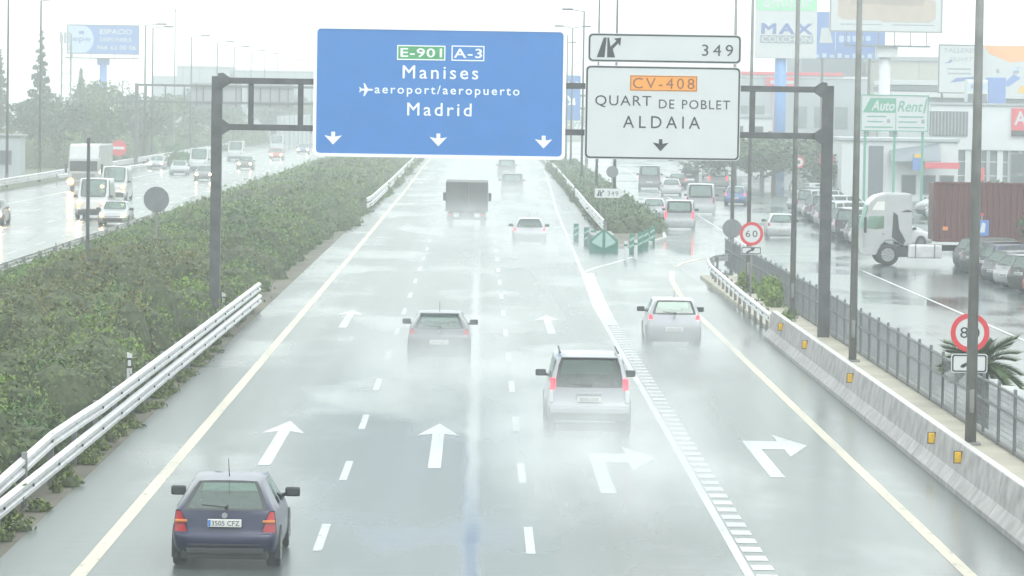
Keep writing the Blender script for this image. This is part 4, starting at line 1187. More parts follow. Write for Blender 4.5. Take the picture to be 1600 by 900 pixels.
for i, (x, y) in enumerate([(5.35, 208), (5.75, 202), (5.95, 197), (7.75, 192), (8.3, 195), (8.75, 199), (9.35, 205)]):
    o_ = ('first', 'second', 'third')[i] if i < 3 else ('first', 'second', 'third', 'fourth')[i-3]
    gore_panel(x, y, f'striped green marker panel, {o_} on the {"motorway" if i < 3 else "exit road"} side of the crash cushion')
for i, (x, y) in enumerate([(7.05, 182), (7.6, 184)]):
    t = thing('bollard', f'white bollard {("in front of", "just right of")[i]} the crash cushion on the painted gore', 'bollard', (x, y, 0))
    MB().tube((0, 0, 0), (0, 0, .95), .09, .08, 10).build('bollard_tube', m_white, t); MB().tube((0, 0, .7), (0, 0, .8), .094, n=10).build('band', m_cush, t)
t = thing('exit_arrow_sign', 'small white arrow-shaped sign reading 349 on the planted island', 'road sign', (6.75, 222, 0))
MB().prism([(0, 2.05), (1.42, 2.05), (1.78, 2.32), (1.42, 2.58), (0, 2.58)], -.02, .02).build('panel', m_white, t)
text('349', 1.05, -.021, 2.31, .62, .26, m_black, t, spacing=1.2)
exit_symbol(t, .12, 2.13, .42, .36, m_black)
for ch in t.children:
    if ch.name.startswith('symbol'): ch.location.y = -.016
for x in (.35, 1.3): MB().tube((x, .05, 0), (x, .05, 2.5), .035, n=8).build('sign_post', m_galvpost, t)

# hazy gantries far off
def far_gantry(label, x0, x1, y, z0, z1, n, loc_name='distant_gantry', r=.13):
    t = thing(loc_name, label, 'gantry', (0, y, 0))
    for X in (x0, x1): MB().bbox(X-.2, X+.2, -.2, .2, 0, z1+.15, .02).build('post', m_gantry, t)
    for z in (z0, z1): MB().bbox(x0, x1, -r+.24, r+.2, z-r, z+r, .02).build('chord', m_gantry, t)
    for k in range(n):
        X = x0+(x1-x0)*(k+.5)/n
        MB().bbox(X-.08, X+.08, -.05, .14, z0+r, z1-r, .01).build('web_strut', m_gantry, t)
    return t
t = far_gantry('hazy steel gantry over the oncoming lanes behind the left gantry post', -37.4, -12.5, 420, 7.15, 8.95, 12)
m_panelback = M('sign_panel_back', (.30, .32, .33), .5, .1, var=.06)
for i, (x0, x1) in enumerate([(-31.5, -26.0), (-25.4, -20.3)]):
    p = thing('reversed_sign', f'pale back of a big sign on the hazy gantry, {("left of", "right of")[i]} the near gantry post', 'road sign', (x0, 420.3, 6.6))
    MB().bbox(0, x1-x0, .1, .2, 0, 2.7, .02).build('panel', m_panelback, p)
    for k in range(3): MB().bbox(.6+k*(x1-x0-1.2)/2-.06, .6+k*(x1-x0-1.2)/2+.06, .0, .1, .1, 2.6, .01).build('stiffener', m_gantry, p)
t = far_gantry('far hazy gantry over the motorway, glimpsed between the big signs', -9.0, 13.5, 480, 7.1, 8.7, 12)
t = thing('lane_sign', 'hazy blue sign with a white slanting arrow between the two big signs', 'road sign', (9.3, 479.4, 5.6))
MB().prism(rrect(0, 3.3, 0, 5.6, .2), 0, .06).build('panel', m_blue, t)
MB().prism([(1.2, 3.2), (1.45, 3.4), (2.25, 2.55), (2.6, 2.9), (2.7, 1.9), (1.7, 1.95), (2.0, 2.3)], -.012, -.002).build('arrow_symbol', m_wline, t)
text('A-3', 2.2, -.003, 4.6, 1.6, .5, m_wline, t)

# =================================================================== VEGETATION
def dome_points(n, r, h, zmin=.0):
    """points spread through the outer part of a flattened dome"""
    d = rng.normal(size=(n, 3)); d[:, 2] = np.abs(d[:, 2])*1.1; d /= np.linalg.norm(d, axis=1)[:, None]
    k = 1-np.abs(rng.normal(size=n))*.14
    p = d*k[:, None]*np.array([r, r, h]); p[:, 2] += zmin; return p
V, Q, T = [], [], []
def add_bush(x, y, r, h, tint, n, size, store):
    # uneven clumps on the dome
    nc = 9
    p = dome_points(n, r, h)
    cl = dome_points(nc, r*.8, h*.85); ci = rng.integers(0, nc, n//2)
    p[:n//2] = cl[ci] + rng.normal(size=(n//2, 3))*np.array([.30, .30, .24])*r*.55
    p[:, 2] = np.clip(p[:, 2], .04, None)
    v, q = leaf_quads(p + np.array([x, y, 0]), size)
    tt = np.ones((n, 4)); tt[:, :3] = np.array(tint)*rng.uniform(.78, 1.25, n)[:, None]*(1+rng.normal(size=(n, 3))*.05)
    tt = np.clip(np.repeat(tt, 4, 0), .05, 4)
    o = sum(len(a) for a in store[0])
    store[0].append(v); store[1].append(q+o); store[2].append(tt)
def core(mb_, x, y, r, h):  # dark-green hull added under the leaves so the shrub looks opaque
    n = 9; vs = [(x, y, h*.80)]
    for f, zf in ((.45, .68), (.74, .36), (.84, 0)):
        vs += [(x+r*f*math.cos(2*math.pi*k/n), y+r*f*math.sin(2*math.pi*k/n), h*zf) for k in range(n)]
    fs = [(0, 1+k, 1+(k+1) % n) for k in range(n)]
    for a in range(2):
        fs += [(1+a*n+k, 1+(a+1)*n+k, 1+(a+1)*n+(k+1) % n, 1+a*n+(k+1) % n) for k in range(n)]
    mb_.add(vs, fs)
TG = [(.80, 1.0, .8), (1.15, 1.2, .75), (.68, .90, .9), (1.0, .95, .85), (1.35, 1.42, .7), (.95, .82, .75)]
def profile(x, y):
    """height of the shrub belt across the median"""
    t = (x+19.0)/11.0
    a = min(1, max(0, t*1.9))**.8 * min(1, max(0, (1-t)*5.5+.45))
    return a
store = ([], [], []); cmb = MB()
y = 44.0; nb = 0
while y < 520:
    stp = 1.05 if y < 220 else 1.6
    for x in np.arange(-18.4, -8.2, 1.15 if y < 220 else 1.6):
        xx = x+rnd.uniform(-.5, .5); yy = y+rnd.uniform(-.5, .5)
        if y > 120 and xx > -8.7 and rnd.random() < .3: xx -= .3
        h = (.95+1.45*rnd.random()**2+.35*math.sin(yy*.11+xx*.5)+.25*math.sin(yy*.31))*profile(xx, yy)
        if 136 < yy < 150 and -17 < xx < -12: h *= .82
        if h < .25: h = .25+rnd.random()*.2
        r = rnd.uniform(.75, 1.25)*(1 if y < 220 else 1.5)
        zone = math.sin(yy*.05+1.3)+math.sin(xx*.6+yy*.02)
        tint = TG[(int(zone*1.7+3)+rnd.randrange(2)) % 6]
        if 100 < yy < 156 and -16.8 < xx < -9.2 and rnd.random() < .70: tint = (1.22, .82, .74)      # the brownish, half bare patch
        if xx < -15.5 and yy < 150 and rnd.random() < .5: tint = (1.25, 1.45, .65)
        n = 560 if yy < 110 else (380 if yy < 170 else (190 if yy < 260 else 80))
        sz = .118 if yy < 110 else (.145 if yy < 170 else (.21 if yy < 260 else .36))
        add_bush(xx, yy, r, h, tint, n, sz, store); core(cmb, xx, yy, r, h)
        nb += 1
    y += stp
me = fast_mesh('shrubbery', np.concatenate(store[0]), np.concatenate(store[1]), m_leaf, np.concatenate(store[2]))
sh = link('shrubbery', me, kind='stuff')
sh['label'] = 'dense belt of mixed green shrubs filling the median between the carriageways'
m_core = M('shrub_inside', (.050, .066, .030), .9, var=.55, scale=5, bump=.8, bscale=9)
o = cmb.build('shrub_core', m_core, sh, kind='stuff')  # added dark filler hulls inside the shrub belt

# bank of low grey-green shrubs on the traffic island
store = ([], [], []); cmb = MB()
y = 219.0
while y < 455:
    w0, w1 = 7.9+(y-213)*.004, 9.9+(y-213)*.008
    for x in np.arange(w0, w1, 1.0):
        h = rnd.uniform(.9, 1.5); xx = x+rnd.uniform(-.3, .3); yy = y+rnd.uniform(-.5, .5)
        add_bush(xx, yy, rnd.uniform(.7, 1.0), h, (.75, .85, .95), 80, .30, store); core(cmb, xx, yy, .9, h)
    y += 1.3
me = fast_mesh('island_shrubs', np.concatenate(store[0]), np.concatenate(store[1]), m_leaf, np.concatenate(store[2]))
sh = link('island_shrubs', me, kind='stuff'); sh['label'] = 'low dark shrubs covering the traffic island'
cmb.build('shrub_core', m_core, sh, kind='stuff')

def shrub(name, label, cat, spots, tint, n, size, group=None):
    st = ([], [], []); c = MB()
    for x, y, r, h in spots:
        add_bush(x, y, r, h, tint, n, size, st); core(c, x, y, r*.8, h*.8)
    t = thing(name, label, cat, (0, 0, 0), 0, group)
    link('foliage', fast_mesh('foliage', np.concatenate(st[0]), np.concatenate(st[1]), m_leaf, np.concatenate(st[2])), t)
    c.build('foliage_core', m_core, t)  # added dark filler hull below the leaves
    return t
shrub('weeds', 'pale yellow-green weeds at the fence beside the round 60 sign', 'weeds', [(10.85, 139, .35, .9), (10.95, 141, .4, 1.25), (10.9, 143.5, .4, 1.15), (11.0, 146, .3, .85), (10.7, 149.5, .35, .8), (10.9, 155, .4, .9)], (1.9, 1.9, 1.0), 520, .16)
shrub('weeds', 'small weeds on the pavement edge by the right gantry post', 'weeds', [(10.2, 127, .3, .35), (10.5, 129.5, .35, .5), (10.9, 133, .3, .5)], (1.4, 1.4, .9), 260, .12)
shrub('weeds', 'dry weeds in the strip under the long double guard rail', 'weeds', [(-7.72+rnd.uniform(-.12,.16), 58+rnd.random()*70, rnd.uniform(.12,.34), rnd.uniform(.08,.34)) for i in range(46)], (1.3, 1.15, .8), 70, .10)
shrub('bush', 'round green bush on the slip road corner behind the oncoming cars', 'bush', [(-33.5, 425, 1.5, 2.7), (-32.6, 426, 1.0, 1.7)], (.7, 1.3, 1.0), 500, .32)

# palm behind the round 80 sign
def palm(x, y, h, label, nf=26, L_=1.35):
    t = thing('palm', label, 'palm', (x, y, 0))
    MB().tube((0, 0, 0), (0, 0, h), .24, .20, 12).build('trunk', m_bark, t)
    for k in range(nf):
        a = 2*math.pi*k*.382+.2; el_ = math.radians(rnd.uniform(-8, 62)); mb = MB()
        pts = []; p = Vector((0, 0, h)); d = Vector((math.cos(a)*math.cos(el_), math.sin(a)*math.cos(el_), math.sin(el_)))
        seg = 8; ln = L_*rnd.uniform(.8, 1.1)
        for i in range(seg+1):
            pts.append(p.copy()); p = p+d*ln/seg; d = (d+Vector((0, 0, -.11))).normalized()
        for i in range(seg): mb.tube(pts[i], pts[i+1], .014, .012, 4, False)
        for i in range(2, seg+1):
            for j in range(2):
                f = (pts[i]-pts[i-1]); c_ = pts[i-1]+f*(j*.5)
                fn = f.normalized(); sd = fn.cross(Vector((0, 0, 1))).normalized(); up = sd.cross(fn)
                for s in (-1, 1):
                    l_ = .42*(1-abs(i-4)*.09)
                    tip = c_+fn*l_*.75+sd*s*l_*.62+up*.10
                    mb.add([c_, c_+fn*.085, tip], [(0, 1, 2)])
        me = mb.mesh('frond'); at = me.attributes.new('tint', 'FLOAT_COLOR', 'POINT')
        c = rnd.uniform(.7, 1.3); at.data.foreach_set('color', [c, c, c*.9, 1]*len(me.vertices)); me.materials.append(m_palm)
        link('frond', me, t)
    return t
palm(12.2, 92.5, 1.15, 'small palm with a bushy crown behind the fence and the 80 sign', 42, 1.05)

# trees: tapered trunk, limbs, crown of leaf clumps
def tree_mesh(h, cr, ch, n, size, tint, seed, conifer=False, clumps=26):
    r_ = np.random.default_rng(seed); rr_ = random.Random(seed)
    tb = MB(); tb.tube((0, 0, 0), (0, 0, h*.55), h*.028, h*.018, 8); tb.tube((0, 0, h*.55), (.1, 0, h*.93), h*.018, h*.005, 6)
    cs = []
    for k in range(clumps):
        if conifer:
            f = (k+.5)/clumps; z = h*(.16+.84*f); rad = cr*(1-f)*rr_.uniform(.55, 1.0); a = k*2.4
            cs.append((rad*math.cos(a)*.75, rad*math.sin(a)*.75, z, max(.18, cr*.34*(1.15-f))))
        else:
            d = r_.normal(size=3); d /= np.linalg.norm(d); q = rr_.uniform(.45, .95)
            cs.append((d[0]*cr*q, d[1]*cr*q, h-ch/2+d[2]*ch*.46*q, cr*rr_.uniform(.26, .42)))
    for x, y, z, r in cs[::2]:
        zs_ = max(h*.2, min(z-.3, h*.6)); tb.tube((0, 0, zs_), (x, y, z), h*.008, h*.003, 5)
    pts, tt = [], []
    for x, y, z, r in cs:
        m_ = max(10, int(n*r*r/sum(c[3]**2 for c in cs)))
        p = r_.normal(size=(m_, 3)); p /= np.linalg.norm(p, axis=1)[:, None]; p *= (r*r_.uniform(.45, 1.05, m_)**.6)[:, None]
        pts.append(p*np.array([1, 1, .75])+np.array([x, y, z])); br = rr_.uniform(.75, 1.25)
        q = np.ones((m_, 4)); q[:, :3] = np.array(tint)*br*r_.uniform(.7, 1.3, m_)[:, None]; tt.append(q)
    v, q = leaf_quads(np.concatenate(pts), size, .6)
    crown = fast_mesh('crown', v, q, m_tree, np.repeat(np.concatenate(tt), 4, 0))
    tm = tb.mesh('trunk'); tm.materials.append(m_bark)
    return tm, crown
KT = dict(
    round_=tree_mesh(8, 3.3, 6.0, 2600, .42, (1, 1, 1), 1), wide=tree_mesh(7, 3.8, 5.2, 2800, .42, (1.1, 1.2, .8), 2), tall=tree_mesh(10, 2.7, 8.0, 2800, .42, (.8, .95, 1.05), 3),
    conifer=tree_mesh(11, 2.3, 9, 4200, .42, (.75, .9, .9), 4, True, 60), pine=tree_mesh(15, 2.6, 11, 3800, .40, (.75, .85, .8), 5, True, 34), bare=tree_mesh(9, 2.8, 6.5, 500, .34, (1.4, 1.1, .9), 6),
    small=tree_mesh(3.6, 1.3, 2.3, 1800, .17, (1.0, 1.15, .75), 7, clumps=18), low=tree_mesh(4.2, 2.1, 3.2, 1700, .28, (.95, 1.1, .8), 8, clumps=20))
def tree(kind, x, y, s, label, name='tree', group=None, rz=None):
    t = thing(name, label, 'tree', (x, y, 0), rnd.uniform(0, 6) if rz is None else rz, group)
    t.scale = (s, s, s*rnd.uniform(.92, 1.08))
    a, b = KT[kind]; link('trunk', a, t); link('crown', b, t); return t
tree('pine', -51.5, 452, 1.02, 'tall thin pine left of the blue billboard', 'pine_tree')
tree('pine', -58.5, 470, .86, 'pine cut by the left picture edge', 'pine_tree')
tree('conifer', -58.0, 560, 1.12, 'pointed dark conifer under the blue billboard', 'conifer')
tree('bare', -50.5, 545, 1.25, 'nearly bare tree right of the billboard column', 'bare_tree')
TL = [('wide', -60, 420, 1.0), ('round_', -55, 415, .92), ('tall', -50.5, 430, .78), ('round_', -46.5, 425, 1.0), ('wide', -43, 430, .92), ('round_', -56.5, 500, 1.1), ('wide', -50, 510, 1.25), ('tall', -45, 500, .9),
      ('round_', -41.0, 470, .95), ('wide', -41.5, 520, 1.1), ('round_', -43.0, 580, 1.1), ('wide', -39.5, 600, 1.05), ('tall', -42, 650, .85), ('round_', -35.5, 660, 1.1), ('wide', -31.5, 690, 1.1), ('round_', -27.0, 720, 1.1), ('wide', -23.5, 770, 1.1)]
ORD = 'first second third fourth fifth sixth seventh eighth ninth tenth eleventh twelfth thirteenth fourteenth fifteenth sixteenth seventeenth'.split()
for i, (k, x, y, s) in enumerate(sorted(TL, key=lambda a: a[1]/a[2])):
    tree(k, x, y, s, f'hazy green tree, {ORD[i]} from the left in the wood by the oncoming lanes', group='trees by the oncoming lanes')
tree('tall', -25.0, 905, 1.35, 'faint tree just left of the blue sign above the far wall')
# a hedge-like understorey below those trees
store = ([], [], []); cmb = MB()
for i in range(150):
    yy = 395+rnd.random()*330; xx = -41-rnd.random()*18
    if yy > 560: xx = -39-rnd.random()*6
    h = rnd.uniform(2.2, 4.2); r = rnd.uniform(1.8, 2.8)
    add_bush(xx, yy, r, h, TG[rnd.randrange(6)], 150, .55, store); core(cmb, xx, yy, r, h)
sh = link('undergrowth', fast_mesh('undergrowth', np.concatenate(store[0]), np.concatenate(store[1]), m_leaf, np.concatenate(store[2])), kind='stuff')
sh['label'] = 'hazy undergrowth below the trees at the left'
cmb.build('undergrowth_core', m_core, sh, kind='stuff')

tree('small', 25.5, 171.5, 1.0, 'small leafy tree in front of the dark red container', rz=.3)
YT = [(26.0, 338, 1.25, 'leafy tree behind the parked cars left of the right gantry post'), (29.5, 318, 1.05, 'leafy tree in the yard just behind the right gantry post'), (33.0, 350, 1.3, 'tree behind the parked cars below the red shop plate'),
      (31.0, 352, 1.35, 'tree beside the blue totem column, nearest the red shop plate'), (23.5, 352, 1.3, 'tree at the far end of the yard right of the exit sign'), (27.5, 372, 1.4, 'tree at the far end of the yard by the blue column'), (22.3, 392, 1.3, 'farthest tree of the yard, left of the blue column'),
      (36.5, 325, 1.0, 'tree in front of the rental shop'), (35.6, 268, .72, 'low tree just above the lorry cab'), (39.2, 266, .72, 'low tree behind the lorry cab roof'), (42.0, 262, .7, 'low tree between lorry cab and red container')]
for x, y, s, lb in YT:
    t = tree('low', x, y, s, lb, group='yard trees'); t.scale = (s*1.5, s*1.5, s*.92)
# far-off wood closing the view
store = ([], [], [])
for i in range(170):
    xx = -140+i*1.75; yy = 985+rnd.random()*60
    add_bush(xx, yy, 3.5, rnd.uniform(4, 9), TG[rnd.randrange(6)], 60, 1.6, store)
sh = link('far_wood', fast_mesh('far_wood', np.concatenate(store[0]), np.concatenate(store[1]), m_leaf, np.concatenate(store[2])), kind='stuff')
sh['label'] = 'far-off wood fading into the rain'

# =================================================================== BUILDINGS AND BILLBOARDS
m_wall_w = M('white_cladding', (.56, .58, .60), .5, var=.06, scale=.4)
m_wall_g = M('grey_cladding', (.10, .12, .145), .55, var=.1, scale=.3)
m_wall_b = M('beige_cladding', (.36, .35, .30), .6, var=.1, scale=.3)
m_wall_p = M('pale_cladding', (.34, .37, .40), .55, var=.08, scale=.2)
m_roofg = M('roof_grey', (.24, .25, .26), .5, var=.12)
m_winb = M('window_dark', (.05, .06, .07), .12, var=.1)
m_wing = M('shop_glass', (.16, .19, .20), .12, var=.25, scale=.5)
m_bill = M('billboard_white', (.50, .52, .53), .45, var=.03)
m_billblue = M('billboard_blue', (.10, .20, .50), .45, var=.05)
m_billpale = M('billboard_pale_blue', (.42, .52, .66), .45, var=.05)
m_bblue = M('totem_blue', (.10, .24, .52), .4, var=.06)
m_bgreen = M('billboard_green', (.25, .60, .35), .45, var=.05)
m_bor = M('billboard_orange', (.75, .33, .10), .45, var=.12, scale=.4)
m_sofa = M('picture_sofa', (.42, .33, .26), .55, var=.12, scale=.6)
m_sofa2 = M('picture_sofa_shade', (.30, .23, .19), .55, var=.12, scale=.6)
m_rgreen = M('rental_green', (.06, .28, .18), .45, var=.05)
m_ltxt = M('print_blue', (.08, .13, .38), .5, var=.04)
m_gtxt = M('print_grey', (.22, .25, .30), .5, var=.04)
m_pred = M('shop_red', (.60, .06, .09), .45, var=.05)

def windows(parent, xs, zs, w, h, y, mat=m_winb):
    for x in xs:
        for z in zs:
            f = MB().bbox(x, x+w, y-.05, y+.05, z, z+h, .01).build('window', m_galvpost, parent)
            MB().box(x+.08, x+w-.08, y-.06, y-.045, z+.08, z+h-.08).build('pane', mat, f)

# white showroom
t = thing('showroom', 'long white showroom with a glazed ground floor behind the red container', 'building', (38.8, 330, 0))
MB().bbox(0, 45, 0, 26, 4.1, 7.95, .05).build('upper_wall', m_wall_w, t)
MB().box(.4, 45, .5, 26, 0, 4.1).build('back_wall', m_wing, t)
MB().bbox(-.15, 45, -.15, .4, 7.95, 8.15, .02).build('parapet', m_wall_p, t)
for i in range(30):
    x = .3+i*.92
    MB().bbox(x, x+(.30 if i % 3 else .5), .15, .4, 0, 4.1, .015).build('pillar', m_wall_p if i % 3 else m_wall_w, t)
    if i % 2: MB().box(x+.5, x+.86, .44, .49, .3+.4*(i % 3), 3.6).build('window_pane', m_wing, t)
for z in (1.9, 3.1): MB().box(.3, 45, .36, .41, z-.04, z+.04).build('transom', m_wall_w, t)
lv = MB().box(-.1, 3.2, -.12, -.02, 5.3, 7.4).build('louvre', m_wall_g, t)
for k in range(11): MB().bbox(0+.29*k, .13+.29*k, -.2, -.125, 5.35, 7.35, .01).build('louvre_slat', m_roofg, lv)
s_ = MB().bbox(6.95, 10.2, -.2, -.01, 5.35, 7.75, .02).build('red_sign', m_pred, t)
MB().box(6.95, 10.2, -.215, -.202, 5.36, 5.85).build('black_strip', m_black, s_)
text('A', 7.7, -.205, 6.9, 1.1, 1.2, m_bill, s_, bold=.02)
MB().bbox(4.15, 4.7, -.2, .12, 1.1, 2.6, .02).build('red_panel', m_pred, t)
for x in (6.95, 9.0): windows(t, [x], [.2, 2.1], 1.7, 1.8, .1)
for x in (12, 24, 36): MB().bbox(x, x+2.2, 6, 9, 7.9, 8.9, .05).build('roof_unit', m_wall_p, t)

# workshop billboards above it
t = thing('workshop_billboard', 'white billboard reading Talleres Quart above the showroom', 'billboard', (50.1, 420, 0))
MB().bbox(0, 4.6, 0, .25, 9.4, 14.75, .03).build('panel', m_bill, t)
ring(MB(), [(0, 9.4), (4.6, 9.4), (4.6, 14.75), (0, 14.75)], [(.12, 9.52), (4.48, 9.52), (4.48, 14.63), (.12, 14.63)], -.05, -.002).build('frame', m_gantry, t)
text('TALLERES', 2.35, -.003, 14.1, 3.6, .50, m_gtxt, t, bold=.01)
text('QUART', 2.5, -.003, 13.1, 2.6, .55, m_gtxt, t, shear=.25)
MB().prism([(.6, 12.7), (1.1, 12.85), (1.5, 13.2), (1.35, 12.75)], -.012, -.002).build('print_stroke', m_ltxt, t)
for z in (12.0, 11.5): MB().box(1.0, 3.6, -.01, -.002, z, z+.16).build('print_line', m_gtxt, t)
MB().prism([(1.3, 10.6), (3.9, 10.9), (4.2, 11.25), (2.0, 11.1)], -.012, -.002).build('print_shape', m_ltxt, t)
for x in (.5, 4.1): MB().bbox(x-.12, x+.12, .3, .55, 0, 14.5, .02).build('leg', m_gantry, t)
t = thing('orange_billboard', 'pale billboard with an orange top at the right picture edge', 'billboard', (54.9, 421, 0))
MB().bbox(0, 13, 0, .25, 9.2, 14.75, .03).build('panel', m_bill, t)
MB().prism([(.2, 14.7), (13, 14.7), (13, 13.3), (6, 13.2), (3.2, 12.9), (.9, 13.8)], -.012, -.002).build('orange_print', m_bor, t)
for i in range(16):
    x = .6+rnd.random()*6; z = 11.1+rnd.random()*1.5; q = rnd.uniform(.2, .5)
    MB().prism(rrect(x, x+q*1.4, z, z+q, q*.3), -.012-.002*i/16, -.002).build('print_patch', (m_gtxt, m_billpale, m_bill, m_wall_g)[i % 4], t)
MB().prism([(2.5, 10.6), (3.6, 11.6), (4.4, 11.2), (3.0, 10.2)], -.017, -.002).build('blue_print', m_billblue, t)
MB().prism([(4.0, 9.6), (5.2, 9.5), (5.4, 10.2), (4.4, 10.4)], -.018, -.002).build('yellow_print', m_yellow, t)
for x in (.6, 5, 10): MB().bbox(x-.12, x+.12, .3, .55, 0, 14.5, .02).build('leg', m_gantry, t)
t = thing('lorry_advert', 'white lorry front with a blue box side standing above the showroom roof', 'advertisement', (48.2, 380, 0))
MB().bbox(0, 2.1, 0, 2.0, 8.35, 10.6, .15).build('cab', m_wall_w, t)
MB().box(.15, 1.95, -.03, .01, 9.55, 10.25).build('windscreen', m_billpale, t)
for x in (.5, 1.45): MB().bbox(x-.12, x+.12, -.05, .02, 9.75, 10.1, .01).build('mirror', m_gtxt, t)
MB().bbox(2.15, 3.9, .3, 2.2, 8.2, 10.85, .04).build('box_side', m_billblue, t)
MB().bbox(.1, 2.0, -.06, .0, 8.4, 9.2, .03).build('bumper', m_wall_g, t)
MB().bbox(-.5, 9, .4, 2.4, 0, 8.2, .05).build('base_block', m_wall_p, t)

# big halls behind
t = thing('beige_hall', 'beige flat hall between the sofa billboard and the workshop billboard', 'building', (54.4, 520, 0))
MB().bbox(0, 30, 0, 30, 0, 14.2, .1).build('wall', m_wall_b, t); MB().bbox(-.3, 30, -.3, 30, 14.2, 14.8, .05).build('roof_edge', m_roofg, t)
for k in range(4): MB().bbox(4*k+1, 4*k+1.12, -.06, 0, 3, 14.1, .01).build('wall_joint', m_roofg, t)
t = thing('low_hall', 'low hall with white roof bands in front of the beige hall', 'building', (47.6, 440, 0))
MB().bbox(0, 30, 0, 20, 0, 9.0, .1).build('wall', m_wall_g, t)
for z, mm in ((9.0, m_wall_w), (9.75, m_wall_g), (10.4, m_wall_w)): MB().bbox(-.4, 30, -.4, 20, z, z+.55, .04).build('roof_band', mm, t)
t = thing('grey_hall', 'large dark grey hall behind the sofa billboard column', 'building', (36.5, 540, 0))
MB().bbox(0, 22, 0, 30, 0, 12.6, .1).build('wall', m_wall_g, t); MB().bbox(9, 22, 2, 30, 12.6, 15.9, .1).build('upper_block', m_wall_g, t)
for z in (9.9, 11.2): MB().bbox(-.1, 22.1, -.12, 0, z, z+.3, .02).build('wall_band', m_wall_p, t)
windows(t, [1+2.2*k for k in range(8)], [2.5, 6.2], 1.4, 1.8, -.05)
for x in (12, 16, 19): MB().bbox(x, x+1.5, 8, 10, 15.9, 16.8, .04).build('roof_unit', m_wall_p, t)
t = thing('red_trim_shop', 'white shop with a red roof line behind the blue totem column', 'building', (30.5, 470, 0))
MB().bbox(0, 17, 0, 20, 0, 11.2, .1).build('wall', m_wall_p, t); MB().bbox(-.2, 14, -.3, 0, 11.55, 11.95, .03).build('red_band', m_pred, t)
MB().bbox(-.1, 17.1, -.1, 20, 11.2, 11.5, .03).build('roof_edge', m_wall_w, t)
MB().bbox(4.5, 8.4, -.3, -.05, 10.1, 11.3, .03).build('red_plate', m_pred, t)
MB().box(5.0, 7.9, -.33, -.305, 10.5, 10.9).build('plate_print', m_bill, t)
MB().bbox(5.3, 6.5, -.25, 0, 1, 9.9, .03).build('red_column', M('shop_pale_red', (.55, .30, .28), .5, var=.05), t)
windows(t, [.8, 2.8, 8.0, 10.5, 13.0], [1.2, 5.2], 1.6, 2.6, -.05, m_wing)
t = thing('distant_block', 'pale distant block at the far end of the exit road', 'building', (22.5, 640, 0))
MB().bbox(0, 14, 0, 12, 0, 9.5, .1).build('wall', m_wall_p, t); windows(t, [1+2.2*k for k in range(5)], [2, 5.5], 1.2, 1.7, -.05)
MB().bbox(-.2, 14.2, -.2, 12, 9.5, 9.9, .04).build('roof_edge', m_roofg, t)

# sofa billboard on its column
t = thing('sofa_billboard', 'huge billboard picturing a brown sofa on a pale column', 'billboard', (38.1, 420, 0))
MB().bbox(0, 12.35, 0, .5, 15.95, 22.4, .05).build('panel', m_bill, t)
ring(MB(), [(0, 15.95), (12.35, 15.95), (12.35, 22.4), (0, 22.4)], [(.15, 16.1), (12.2, 16.1), (12.2, 22.25), (.15, 22.25)], -.06, -.002).build('frame', m_galvpost, t)
MB().prism(rrect(1.2, 6.1, 17.3, 19.0, .35), -.02, -.004).build('sofa_seat', m_sofa, t)
MB().prism(rrect(5.6, 11.2, 17.1, 18.9, .35), -.026, -.021).build('sofa_seat', m_sofa, t)
MB().prism(rrect(1.3, 11.0, 18.9, 20.4, .5), -.016, -.004).build('sofa_back', m_sofa2, t)
MB().prism(rrect(.9, 2.3, 17.5, 19.7, .4), -.032, -.027).build('sofa_arm', m_sofa, t)
MB().prism(rrect(10.2, 11.6, 17.3, 19.5, .4), -.032, -.027).build('sofa_arm', m_sofa, t)
for x0, x1 in ((1.2, 5.7), (6.9, 11.4)): MB().box(x0, x1, -.012, -.004, 16.72, 16.84).build('print_line', m_gtxt, t)
MB().bbox(1.6, 11.0, -.9, .2, 14.35, 14.55, .03).build('catwalk', m_gantry, t)
for k in range(6):
    x = 1.9+k*1.75; MB().tube((x, -.3, 14.5), (x, .1, 15.95), .06, n=6).build('brace', m_gantry, t)
MB().bbox(5.2, 7.5, -.4, 1.6, 13.2, 14.4, .06).build('column_head', m_wall_w, t)
MB().tube((6.2, .6, 0), (6.2, .6, 13.3), .62, n=16).build('column', m_wall_w, t, smooth=True)

# mattress totem
t = thing('totem_sign', 'tall white and green totem sign reading amisur and Max Colchon', 'totem sign', (28.6, 400, 0))
MB().bbox(0, 6.4, 0, .6, 12.65, 22.5, .06).build('panel', m_bill, t)
MB().box(.05, 6.35, -.03, -.004, 17.65, 22.4).build('green_field', m_bgreen, t)
text('amisur', 3.3, -.032, 18.45, 5.2, 1.1, m_bill, t, bold=.01)
text('MAX', 3.3, -.004, 15.75, 5.4, 1.15, m_ltxt, t, bold=.03, spacing=1.25)
b_ = MB().box(.5, 6.0, -.03, -.004, 14.25, 15.05).build('name_band', m_gtxt, t)
text('COLCHON', 3.25, -.032, 14.65, 5.2, .6, m_bill, b_, bold=.01)
MB().tube((2.75, .9, 0), (2.75, .9, 15), .62, n=16).build('column', m_bblue, t, smooth=True)
t = thing('blue_sign_panel', 'blue sign panel with pale figures between the totem and the sofa billboard', 'billboard', (37.3, 432, 0))
MB().bbox(0, 2.6, 0, .3, 13.2, 18.4, .04).build('panel', m_billblue, t)
MB().bbox(2.65, 8.2, 0, .3, 13.2, 16.2, .04).build('panel', m_billblue, t)
MB().prism([(.8, 14.9), (1.0, 16.6), (1.9, 16.6), (2.3, 14.9)], -.02, -.002).build('tower_print', m_bill, t)
for k in range(5): MB().prism(rrect(3.0+k*.75, 3.55+k*.75, 15.0+.05*k, 15.75, .15), -.02, -.002).build('print_blob', m_billpale, t)
for x in (1.2, 6.5): MB().bbox(x-.15, x+.15, .35, .65, 0, 13.3, .02).build('leg', m_gantry, t)
